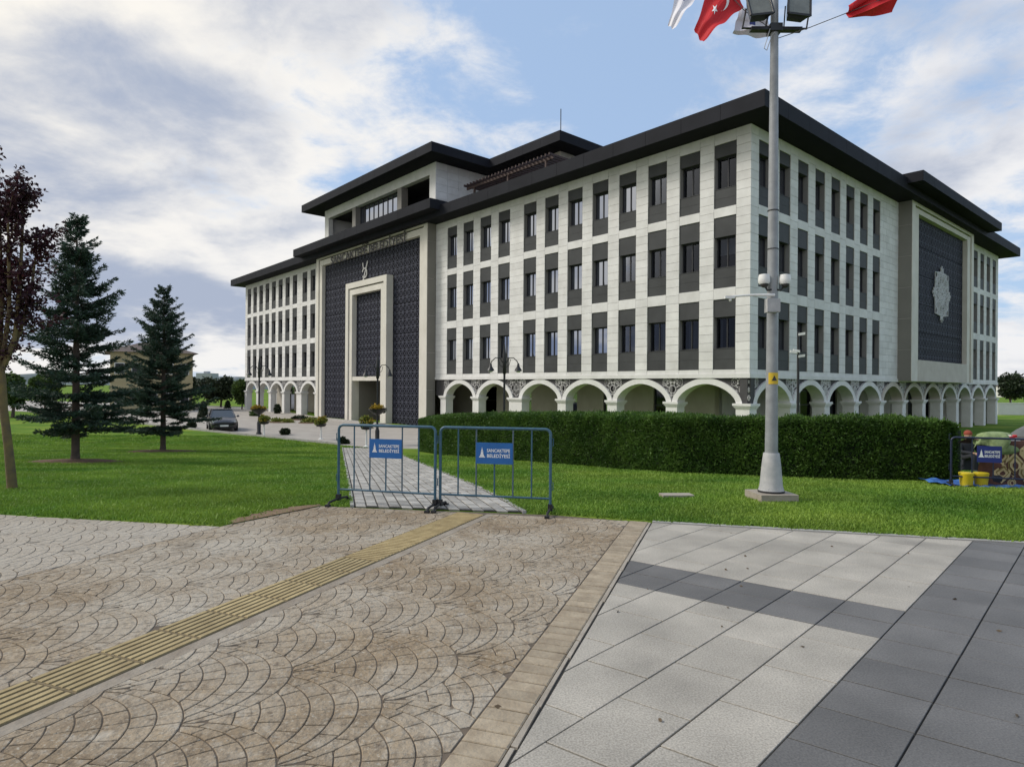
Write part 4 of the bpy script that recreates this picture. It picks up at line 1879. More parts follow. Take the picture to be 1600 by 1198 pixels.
def leaf_mesh(name, pts, size, mats, parent=None, aspect=0.55, dirs=None, tone=None, mi=None, jit=0.4):
    """diamond leaves at pts, long axis along dirs"""
    pts = np.asarray(pts, float)
    n = len(pts)
    d = rand_dirs(n) if dirs is None else np.asarray(dirs, float)
    d = d / (np.linalg.norm(d, axis=1)[:, None] + 1e-9)
    s = np.cross(d, rand_dirs(n))
    s /= (np.linalg.norm(s, axis=1)[:, None] + 1e-9)
    L = np.asarray(size * (1 - jit / 2 + jit * rng.random(n)))[:, None]
    up = np.cross(d, s)
    v = np.empty((n, 4, 3))
    v[:, 0] = pts
    v[:, 1] = pts + d * L * 0.5 + s * L * aspect / 2 + up * L * 0.06
    v[:, 2] = pts + d * L
    v[:, 3] = pts + d * L * 0.5 - s * L * aspect / 2 + up * L * 0.06
    f = np.arange(4 * n).reshape(n, 4)
    return fast_mesh(name, v.reshape(-1, 3), f, mats, tone, mi, parent)


def blob_points(n, c, r, lumps=9, fill=0.5):
    """points spread through a crown made of uneven lumps"""
    c, r = np.asarray(c, float), np.asarray(r, float)
    cs = rand_dirs(lumps) * (rng.random((lumps, 1)) ** 0.5) * 0.72
    rs = 0.30 + 0.25 * rng.random(lumps)
    k = rng.integers(0, lumps, n)
    p = cs[k] + rand_dirs(n) * (rs[k] * (1 - fill * rng.random(n)))[:, None]
    return c + p * r


def limb_tree(name, label, cat, base, h, crown_c, crown_r, leafm, n, leaf, trunk_r=0.12, bark='bark_spruce', lumps=10, group=None, limbs=6):
    root = empty(name, base)
    t = MB().use(bark)
    top = Vector((random.uniform(-.1, .1) * h * 0.2, 0, crown_c[2]))
    t.tube([(0, 0, -0.1), (0.02 * h, 0, h * 0.2), top * 0.7 + Vector((0, 0, 0)), top], [trunk_r, trunk_r * 0.8, trunk_r * 0.6, trunk_r * 0.25], 8)
    for k in range(limbs):
        a = 2 * math.pi * k / limbs + random.random()
        s = Vector((0, 0, crown_c[2] * random.uniform(0.45, 0.8)))
        e = Vector((crown_c[0] + math.cos(a) * crown_r[0] * 0.7, crown_c[1] + math.sin(a) * crown_r[1] * 0.7, crown_c[2] + random.uniform(-0.2, 0.7) * crown_r[2]))
        t.tube([s, s.lerp(e, 0.5) + Vector((0, 0, 0.1 * h)), e], [trunk_r * 0.45, trunk_r * 0.3, trunk_r * 0.08], 5)
    t.build('trunk', root, True)
    leaf_mesh('crown', blob_points(n, crown_c, crown_r, lumps), leaf, [leafm], root, 0.6)
    tag(root, label, cat, group)
    return root


# ------------------------------------------------------------------ hedge
def hedge():
    front = [gp(650, 704, -0.9), gp(690, 711, -0.62), gp(862, 725, -0.36), gp(1040, 739, -0.24), gp(1270, 748, -0.20), gp(1474, 754, -0.17), gp(1498, 756, -0.16)]
    fr = []
    for p in front:
        # march the pixel ray to the sloping ground
        d = (p - Vector((0, 0, CH))).normalized()
        t = 1.0
        for _ in range(400):
            q = Vector((0, 0, CH)) + d * t
            if q.z < GZ(q.x, q.y) + 0.02: break
            t += 0.1
        fr.append(Vector((q.x, q.y)))
    tops = [1.50, 1.55, 1.50, 1.38, 1.34, 1.30, 1.18]
    root = empty('hedge', (fr[3].x, fr[3].y, GZ(fr[3].x, fr[3].y)))
    org = root.location.copy()
    # dense resample
    P, H = [], []
    for i in range(len(fr) - 1):
        m = max(2, int((fr[i + 1] - fr[i]).length / 0.25))
        for k in range(m):
            P.append(fr[i].lerp(fr[i + 1], k / m))
            H.append(tops[i] + (tops[i + 1] - tops[i]) * k / m)
    P.append(fr[-1]); H.append(tops[-1])
    n = len(P)
    T = 1.5
    nor = []
    for i in range(n):
        d = (P[min(i + 3, n - 1)] - P[max(i - 3, 0)]).normalized()
        nor.append(Vector((-d.y, d.x)))         # away from the camera
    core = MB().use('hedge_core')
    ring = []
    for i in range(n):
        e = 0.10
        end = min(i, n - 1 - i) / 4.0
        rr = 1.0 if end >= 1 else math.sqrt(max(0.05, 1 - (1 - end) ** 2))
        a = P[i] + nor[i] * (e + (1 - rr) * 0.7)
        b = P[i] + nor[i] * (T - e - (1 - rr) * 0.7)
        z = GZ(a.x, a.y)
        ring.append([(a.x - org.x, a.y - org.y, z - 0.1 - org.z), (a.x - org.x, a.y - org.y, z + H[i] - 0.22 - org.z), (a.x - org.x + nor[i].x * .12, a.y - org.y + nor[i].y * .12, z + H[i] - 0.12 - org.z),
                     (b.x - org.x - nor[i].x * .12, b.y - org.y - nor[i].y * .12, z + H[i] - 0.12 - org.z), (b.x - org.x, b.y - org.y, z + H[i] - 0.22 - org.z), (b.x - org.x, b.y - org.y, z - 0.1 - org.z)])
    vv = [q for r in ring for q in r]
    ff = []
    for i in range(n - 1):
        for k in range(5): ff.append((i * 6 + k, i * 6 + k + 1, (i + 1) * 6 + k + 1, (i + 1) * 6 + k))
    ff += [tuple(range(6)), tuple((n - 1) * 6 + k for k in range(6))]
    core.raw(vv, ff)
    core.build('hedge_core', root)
    # leaves over front, top and ends
    m = 210000
    idx = rng.random(m) * (n - 1.001)
    # denser towards nearer right end is not needed: uniform along the length
    i0 = idx.astype(int)
    fr_ = idx - i0
    PA = np.array([[p.x, p.y] for p in P])
    NA = np.array([[p.x, p.y] for p in nor])
    HA = np.array(H)
    base = PA[i0] * (1 - fr_)[:, None] + PA[i0 + 1] * fr_[:, None]
    nn = NA[i0]
    hh = HA[i0] * (1 - fr_) + HA[i0 + 1] * fr_
    end = np.minimum(idx, n - 1 - idx) / 4.0
    rr = np.where(end >= 1, 1.0, np.sqrt(np.clip(1 - (1 - end) ** 2, 0.03, 1)))
    u = rng.random(m)
    top = u < 0.36
    back = u > 0.88
    lump = 0.03 * np.sin(base[:, 0] * 2.1 + base[:, 1] * 1.3) + 0.022 * np.sin(base[:, 0] * 5.3 - base[:, 1] * 3.1) + 0.018 * np.sin(base[:, 0] * 11.3 + 2 * base[:, 1])
    dpt = np.where(top, rng.random(m) * T, np.where(back, T - rng.random(m) * 0.12, rng.random(m) ** 1.6 * 0.16 + 0.02 + lump * 0.5))
    dpt = np.clip(dpt, (1 - rr) * 0.7, T - (1 - rr) * 0.7)
    zz = np.where(top, hh - rng.random(m) * 0.14 + lump, rng.random(m) * (hh - 0.05))
    # rounded shoulder
    sh = np.clip((0.16 - dpt) / 0.16, 0, 1)
    zz = np.where(top, zz - 0.13 * sh ** 2, zz)
    xy = base + nn * dpt[:, None]
    gzv = gz(xy[:, 0], xy[:, 1])
    pts = np.column_stack([xy[:, 0] - org.x, xy[:, 1] - org.y, zz + gzv - org.z])
    dirs = rand_dirs(m) * 0.75
    dirs[:, 2] += 0.45
    dirs[:, :2] -= nn * np.where(top | back, 0.0, 0.5)[:, None]
    sz = 0.085
    # stray shoots along the top and a few on the face
    k = 5200
    j = rng.integers(0, m, k)
    j = j[top[j]]
    sp = pts[j].copy()
    sp[:, 2] += 0.01 + 0.06 * rng.random(len(j)) ** 2
    sd = rand_dirs(len(j)) * 0.5
    sd[:, 2] += 1.0
    pts = np.vstack([pts, sp])
    dirs = np.vstack([dirs, sd])
    patch = 0.5 + 0.5 * np.sin(pts[:, 0] * 1.7 + 2 * np.sin(pts[:, 2] * 2.6)) * np.sin(pts[:, 0] * 0.6 + 1 + pts[:, 2] * 3)
    tone = np.clip(0.15 + 0.35 * patch + 0.5 * rng.random(len(pts)), 0, 1)
    leaf_mesh('foliage', pts, sz, ['hedge_leaves'], root, 0.30, dirs, tone)
    tag(root, 'long clipped dark green hedge in front of the arcade', 'hedge')


hedge()


# ------------------------------------------------------------------ trees
def on_ground(px, py):
    d = (Vector(((px - 800) / F, 1, -(py - hz(px)) / F)))
    t = 1.0
    while t < 80:
        z = CH + d.z * t
        if z <= GZ(d.x * t, t) + 0.02: break
        t += 0.02
    return Vector((d.x * t, t, GZ(d.x * t, t) + 0.02))


def spruce(px, py, top_y, width_px, label, seed):
    global rng
    random.seed(seed)
    rng = np.random.default_rng(seed)
    b = on_ground(px, py)
    H = (py - top_y) / F * b.y
    Rr = width_px / 2 / F * b.y
    root = empty('spruce_tree', b)
    t = MB().use('bark_spruce')
    t.tube([(0, 0, -0.1), (0.01, 0, 0.25), (0.0, 0.02, H * 0.4), (0.02, 0, H * 0.8), (0, 0, H * 0.98)], [0.15, 0.105, 0.085, 0.04, 0.01], 9)
    t.build('trunk', root, True)
    br = MB().use('bark_spruce')
    pts, dirs, tones = [], [], []
    z = H * 0.13
    while z < H * 0.985:
        q = (z - H * 0.13) / (H * 0.87)
        L0 = Rr * (1 - q) ** 0.78 * (1.0 if q > 0.06 else 0.88) + 0.06
        nb = 8 if q < 0.8 else 5
        ph = random.random() * 6.28
        for k in range(nb):
            a = ph + 2 * math.pi * k / nb + random.uniform(-.3, .3)
            L = L0 * random.choice((random.uniform(0.4, 0.75), random.uniform(0.75, 1.05), random.uniform(0.95, 1.3))) * (1 + 0.16 * math.sin(a * 2 + seed + q * 9))
            if random.random() < 0.07: continue
            droop = -0.22 * (1 - q) + 0.5 * q + random.uniform(-0.14, 0.14)
            d = Vector((math.cos(a), math.sin(a), 0))
            side = Vector((-d.y, d.x, 0))
            zz = z + random.uniform(-0.15, 0.15)

            def B(s):
                return Vector((0, 0, zz)) + d * (L * s) + Vector((0, 0, L * (droop * s + 0.22 * s * s)))
            br.tube([B(0), B(.5), B(1)], [0.018, 0.012, 0.004], 4, False)
            n = max(4, int(L / 0.075))
            for i in range(n):
                s = 0.18 + 0.82 * (i + random.random()) / n
                p = B(s)
                tl = (0.10 + 0.34 * (1 - s)) * L ** 0.6 * random.uniform(0.7, 1.2)
                for sg in (-1, 1):
                    td = (d * 0.75 + side * sg * 0.8 + Vector((0, 0, random.uniform(-0.22, 0.18)))).normalized()
                    m = max(2, int(tl / 0.06))
                    for j in range(m):
                        c = p + td * (tl * (j + 0.3) / m)
                        for _ in range(4):
                            pts.append(c + Vector((random.uniform(-.03, .03), random.uniform(-.03, .03), random.uniform(-.035, .035))))
                            dirs.append(td * 0.8 + Vector((random.uniform(-.6, .6), random.uniform(-.6, .6), random.uniform(-.35, .55))))
                            tones.append(random.random() * 0.75 + 0.25 * (j / m))
            tip = B(1)
            for _ in range(6):
                pts.append(tip + Vector((random.uniform(-.03, .03),) * 3))
                dirs.append(d + Vector((random.uniform(-.7, .7), random.uniform(-.7, .7), random.uniform(-.2, .7))))
                tones.append(random.random())
        z += (0.12 + 0.15 * (1 - q)) * random.uniform(0.8, 1.3)
    for _ in range(40):                          # leader
        pts.append(Vector((random.uniform(-.02, .02), random.uniform(-.02, .02), H * random.uniform(0.93, 1.0))))
        dirs.append(Vector((random.uniform(-.6, .6), random.uniform(-.6, .6), 1)))
        tones.append(0.6)
    br.build('branches', root)
    leaf_mesh('crown', [tuple(p) for p in pts], 0.105, ['spruce_needles'], root, 0.30, [tuple(p) for p in dirs], np.array(tones))
    # bare soil disc under the tree
    s = MB().use('soil')
    rr = [0.9 * Rr * random.uniform(0.82, 1.1) for _ in range(24)]
    ring = [(rr[k] * math.cos(2 * math.pi * k / 24), rr[k] * 0.8 * math.sin(2 * math.pi * k / 24)) for k in range(24)]
    v = [(0, 0, 0.10)] + [(x * .6, y * .6, GZ(b.x + x * .6, b.y + y * .6) - b.z + 0.09) for x, y in ring] + [(x, y, GZ(b.x + x, b.y + y) - b.z + 0.022) for x, y in ring]
    f = [(0, 1 + k, 1 + (k + 1) % 24) for k in range(24)] + [(1 + k, 25 + k, 25 + (k + 1) % 24, 1 + (k + 1) % 24) for k in range(24)]
    s.raw(v, f)
    o = s.build('soil_bed')
    o.location = b
    struct(o)
    tag(root, label, 'tree', 'blue spruces on the lawn')


spruce(118, 722, 338, 168, 'taller blue spruce, the nearer one, beside the purple plum tree', 3)
spruce(255, 706, 452, 140, 'smaller blue spruce further back, in front of the yellow house', 5)


def plum():
    global rng
    random.seed(11)
    rng = np.random.default_rng(11)
    b = on_ground(20, 764)
    y = b.y
    root = empty('plum_tree', b)

    def W(px, py, dy=0.0):
        p = at(px, py, y + dy)
        return p - b
    t = MB().use('bark_plum')
    t.tube([(0.0, 0, -0.08), (0.0, 0, 0.05), W(14, 700), W(6, 640), W(2, 590), W(-4, 545)], [0.085, 0.072, 0.062, 0.058, 0.062, 0.05], 10)
    limbs = [[(0, 585), (22, 530), (30, 450), (34, 340), (30, 290)], [(0, 575), (-22, 500), (-40, 400), (-50, 300)], [(-2, 560), (2, 470), (-2, 360), (-6, 262)], [(2, 580), (30, 520), (48, 450), (56, 385)], [(0, 570), (-45, 520), (-85, 430), (-110, 350)], [(4, 560), (14, 480), (12, 400), (10, 300)]]
    pts, dirs = [], []
    for li, l in enumerate(limbs):
        dy = random.uniform(-0.5, 0.5)
        q = [W(px, py, dy * i / (len(l) - 1)) for i, (px, py) in enumerate(l)]
        t.tube(q, [0.038 * (1 - 0.8 * i / (len(q) - 1)) + 0.004 for i in range(len(q))], 6)
        for i in range(len(q) - 1):
            for _ in range(11):
                s = random.random()
                p = q[i].lerp(q[i + 1], s)
                up = (q[i + 1] - q[i]).normalized()
                a = random.uniform(0, 6.28)
                d = (up * random.uniform(0.3, 1.1) + Vector((math.cos(a), math.sin(a), 0)) * random.uniform(0.4, 1.0)).normalized()
                L = random.uniform(0.25, 0.62) * (0.5 if i == 0 else 1)
                e = p + d * L
                t.tube([p, p.lerp(e, .5) + Vector((0, 0, .02)), e], [0.010, 0.006, 0.002], 4, False)
                nl = int(L * (40 if i == 0 else 150))
                for _ in range(nl):
                    c = p.lerp(e, random.uniform(0.15, 1.05)) + Vector((random.uniform(-.07, .07), random.uniform(-.07, .07), random.uniform(-.07, .07)))
                    pts.append(tuple(c))
                    dirs.append((random.uniform(-1, 1), random.uniform(-1, 1), random.uniform(-0.9, 0.8)))
    t.build('trunk', root, True)
    leaf_mesh('crown', pts, 0.070, ['plum_leaves'], root, 0.58, dirs)
    tag(root, 'purple leaved plum tree with a slim leaning trunk at the lawn edge', 'tree')


plum()
random.seed(21)
rng = np.random.default_rng(21)


def far_veg():
    # trees beyond the lawn on the left
    spots = [(20, 640, 60, 36, 74, 'tree_leaves', 'round green tree behind the plum trunk', 'leafy_tree'),
             (70, 642, 72, 40, 62, 'tree_leaves', 'green tree showing between plum trunk and nearer spruce', 'leafy_tree'),
             (-40, 640, 60, 70, 90, 'tree_leaves', 'broad green tree at the left edge of the lawn', 'leafy_tree'),
             (345, 636, 92, 66, 50, 'dark_leaves', 'broad dark pine behind the parked car', 'pine_tree'),
             (292, 636, 95, 40, 52, 'dark_leaves', 'dark pine beside the smaller spruce', 'pine_tree'),
             (378, 642, 84, 30, 46, 'tree_leaves', 'small leafy tree at the far left corner of the building', 'leafy_tree'),
             (1578, 650, 95, 46, 60, 'dark_leaves', 'dark tree beyond the right end of the building', 'leafy_tree'),
             (1612, 650, 100, 56, 52, 'tree_leaves', 'green tree at the far right edge', 'leafy_tree')]
    for (px, py, Y, wpx, hpx, lm, lab, nm) in spots:
        b = at(px, py, Y)
        b.z = -1.53
        h = hpx / F * Y
        r = wpx / 2 / F * Y
        limb_tree(nm, lab, 'tree', b, h, (0, 0, h * 0.62), (r, r, h * 0.40), lm, 5200, 0.42, 0.16 if h > 4 else 0.1, lumps=14)
    # clipped cones and bushes near the forecourt
    for (px, Y, wpx, hpx, lm, lab, nm) in [(318, 60, 15, 26, 'dark_leaves', 'clipped conical shrub left of the parked car', 'conical_shrub'),
                                          (356, 70, 11, 20, 'dark_leaves', 'small conical shrub behind the parked car', 'conical_shrub'),
                                          (447, 41.3, 14, 8, 'dark_leaves', 'low dark shrub on the lawn kerb beside the flower lamp', 'shrub'),
                                          (300, 47, 15, 9, 'dark_leaves', 'low dark shrub on the kerb left of the car', 'shrub'),
                                          (538, 35.2, 15, 9, 'dark_leaves', 'low dark shrub on the kerb behind the barrier post', 'shrub'),
                                          (433, 72, 10, 14, 'dark_leaves', 'small round shrub by the left wing columns', 'shrub'),
                                          (397, 66, 34, 9, 'tree_leaves', 'low green planting at the far corner of the building', 'shrub'),
                                          (735, 33.5, 38, 44, 'tree_leaves', 'feathery green bush showing over the left end of the hedge', 'bush')]:
        X = (px - 800) / F * Y
        h = hpx / F * Y
        r = wpx / 2 / F * Y
        root = empty(nm, (X, Y, -1.53))
        n = 1500
        if nm == 'conical_shrub':
            q = rng.random(n) ** 0.7
            a = rng.random(n) * 6.283
            rad = r * (1 - q) * (0.8 + 0.25 * rng.random(n)) + 0.05
            pts = np.column_stack([np.cos(a) * rad, np.sin(a) * rad, q * h])
        else:
            pts = blob_points(n, (0, 0, h * 0.5), (r, r, h * 0.55), 7)
        t = MB().use('bark_spruce')
        t.tube([(0, 0, -0.05), (0, 0, h * 0.5)], [0.05, 0.02], 6)
        t.build('stem', root)
        leaf_mesh('foliage', pts, 0.20, [lm], root)
        tag(root, lab, 'shrub')
    # planting bed in the forecourt
    for i, (px, py, wpx, lm, lab) in enumerate([(440, 660, 40, 'bright_leaves', 'pale green low planting in the forecourt bed, left part'), (468, 656, 30, 'dark_leaves', 'darker low planting in the middle of the forecourt bed'), (485, 661, 36, 'bright_leaves', 'pale green low planting in the forecourt bed, right part')]):
        Y = 3.18 * F / (py - hz(px))
        X = (px - 800) / F * Y
        r = wpx / 2 / F * Y
        root = empty('flower_bed', (X, Y, -1.51))
        leaf_mesh('foliage', blob_points(1400, (0, 0, 0.12), (r, r * 0.9, 0.28), 12), 0.2, [lm], root)
        s = MB().use('soil')
        s.lathe([(r * 1.0, 0.0), (r * 0.95, 0.05), (r * 0.3, 0.09)], (0, 0, 0), 20)
        s.build('soil', root)
        tag(root, lab, 'flower bed', 'forecourt planting')
    # roof terrace shrubs
    for i in range(7):
        u = 20.5 + i * 1.25
        p = BLD.matrix_basis @ Vector((u, -2.2 + random.uniform(-.3, .3), TOP + 0.73))
        root = empty('terrace_shrub', p)
        r = random.uniform(0.55, 0.85)
        hh = random.uniform(0.9, 1.7)
        leaf_mesh('foliage', blob_points(700, (0, 0, hh * 0.5), (r, r, hh * .55), 7), 0.17, ['dark_leaves' if i in (0, 6) else 'tree_leaves'], root)
        t = MB().use('bark_spruce')
        t.tube([(0, 0, 0), (0, 0, hh * 0.5)], [0.04, 0.02], 5)
        t.build('stem', root)
        tag(root, ('rightmost', 'second from right', 'third from right', 'middle', 'third from left', 'second from left', 'leftmost dark')[i] + ' shrub in the planted strip on the roof terrace', 'shrub', 'roof terrace shrubs')


bpy.context.view_layer.update()
far_veg()


# ------------------------------------------------------------------ background buildings and hills
def background():
    mat('yellow_render', (0.40, 0.345, 0.205), 0.9, var=0.06, vscale=0.3)
    mat('brown_tiles', (0.10, 0.075, 0.065), 0.85, var=0.15, vscale=1)
    mat('pale_render', (0.42, 0.43, 0.45), 0.9, var=0.08, vscale=0.05)
    mat('far_hill', (0.10, 0.13, 0.13), 1.0, var=0.2, vscale=0.01)
    mat('white_wall', (0.66, 0.65, 0.63), 0.85, var=0.06, vscale=0.5)
    # yellow house behind the spruces
    Y = 80
    x0, x1 = (168 - 800) / F * Y, (303 - 800) / F * Y
    zb, zt = -1.55, CH - (553 - hz(240)) * Y / F
    root = empty('house', ((x0 + x1) / 2, Y, zb), R_(32))
    w = (x1 - x0) / 2 * 0.80
    h = zt - zb
    m = MB().use('yellow_render')
    m.box(-w, w, -4, 6, 0, h)
    m.box(-w - 0.05, w + 0.05, -4.06, -4.001, h * 0.49, h * 0.52)
    m.build('wall', root)
    r = MB().use('brown_tiles')
    e = 0.6
    rh = 1.5
    A = [(-w - e, -4 - e, h), (w + e, -4 - e, h), (w + e, 6 + e, h), (-w - e, 6 + e, h), (-w + 3.5, 1, h + rh), (w - 3.5, 1, h + rh)]
    r.raw(A, [(0, 1, 5, 4), (1, 2, 5), (2, 3, 4, 5), (3, 0, 4), (3, 2, 1, 0)])
    r.build('roof', root)
    for i in range(5):
        for j in range(2):
            x = -w + 0.9 + i * (2 * w - 1.8) / 4
            z = 0.9 + j * h * 0.5
            f = MB().use('white_plastic')
            f.box(x - 0.5, x + 0.5, -4.05, -3.98, z, z + 1.3)
            o = f.build('window', root)
            p = MB().use('window_frame')
            p.box(x - 0.42, x + 0.42, -4.07, -4.052, z + 0.08, z + 1.22)
            p.build('pane', o)
    tag(root, 'yellow house with brown hipped roof behind the spruces', 'house')
    # pale town on the far left horizon
    Y = 420
    k = 0
    rr = random.Random(4)
    labels = ['pale flat roofed block on the horizon between house and building', 'lower pale block on the horizon beside the dark pine', 'grey distant block just left of the building corner', 'long pale distant hall behind the dark pine', 'small pale distant block above the parked car']
    for (a, b, y0) in ((312, 336, 583), (330, 352, 592), (352, 372, 588), (360, 384, 594), (304, 318, 590)):
        X0, X1 = (a - 800) / F * Y, (b - 800) / F * Y
        z = CH - (y0 - hz(a)) * Y / F
        m = MB().use('pale_render')
        root = empty('distant_block', ((X0 + X1) / 2, Y + k * 14, -3))
        w = (X1 - X0) / 2
        m.box(-w, w, -5, 5, 0, z + 3)
        m.box(-w * .3, w * .2, -2, 2, z + 3, z + 4.2)
        m.build('wall', root)
        f = MB().use('window_frame')
        for i in range(6):
            for j in range(2): f.box(-w + (i + .3) * w / 3, -w + (i + .7) * w / 3, -5.05, -5.0, 4 + j * 3, 5.5 + j * 3)
        f.build('window_band', root)
        tag(root, labels[k], 'building', 'distant town')
        k += 1
    v, f = [], []
    n = 80
    for i in range(n + 1):
        x = -1900 + 3800 * i / n
        hgt = 16 + 9 * math.sin(i * 0.55) + 6 * math.sin(i * 1.37 + 1) + 3 * math.sin(i * 3.1)
        v += [(x, 1500, -6), (x, 1560, hgt * 0.7), (x, 1700, hgt), (x, 2200, hgt * 0.8)]
    for i in range(n):
        for k in range(3): f.append((i * 4 + k, i * 4 + k + 1, (i + 1) * 4 + k + 1, (i + 1) * 4 + k))
    h = MB().use('far_hill')
    h.raw(v, f)
    struct(h.build('hills'), 'low distant hills')
    # white wall and far houses on the right
    Y = 84
    a, b = at(1558, 652, Y), at(1720, 652, Y)
    root = empty('boundary_wall', ((a.x + b.x) / 2, Y, -1.55))
    m = MB().use('white_wall')
    w = (b.x - a.x) / 2
    m.box(-w, w, -0.15, 0.15, 0, 1.5)
    m.box(-w - .05, w + .05, -0.2, 0.2, 1.5, 1.6)
    m.build('wall', root)
    tag(root, 'low white wall beyond the right end of the building', 'wall')
    Y = 300
    a, b = at(1568, 615, Y), at(1605, 615, Y)
    root = empty('distant_block', ((a.x + b.x) / 2, Y, -2))
    m = MB().use('white_wall')
    w = (b.x - a.x) / 2
    m.box(-w, w, -6, 6, 0, 5.5)
    m.build('wall', root)
    r = MB().use('brown_tiles')
    r.raw([(-w - .4, -6.4, 5.5), (w + .4, -6.4, 5.5), (w + .4, 6.4, 5.5), (-w - .4, 6.4, 5.5), (-w + 2, 0, 7.2), (w - 2, 0, 7.2)], [(0, 1, 5, 4), (1, 2, 5), (2, 3, 4, 5), (3, 0, 4), (3, 2, 1, 0)])
    r.build('roof', root)
    tag(root, 'distant white house above the trees at the right edge', 'building', 'distant town')
    # tall floodlight mast far right
    b = at(1580, 640, 110)
    root = empty('far_lamp_mast', (b.x, 110, -1.55))
    m = MB().use('galvanised')
    m.tube([(0, 0, 0), (0, 0, 6.2)], [0.09, 0.05], 6)
    m.build('mast', root)
    for s in (-1, 1):
        q = MB().use('galvanised')
        q.tube([(0, 0, 5.8), (s * 0.6, 0, 6.3), (s * 0.9, 0, 6.2)], 0.04, 5)
        q.box(s * 0.9 - .2, s * 0.9 + .2, -.12, .12, 6.08, 6.18)
        q.build('lamp_arm', root)
    tag(root, 'thin distant lamp mast above the trees at the far right', 'lamp post')


background()
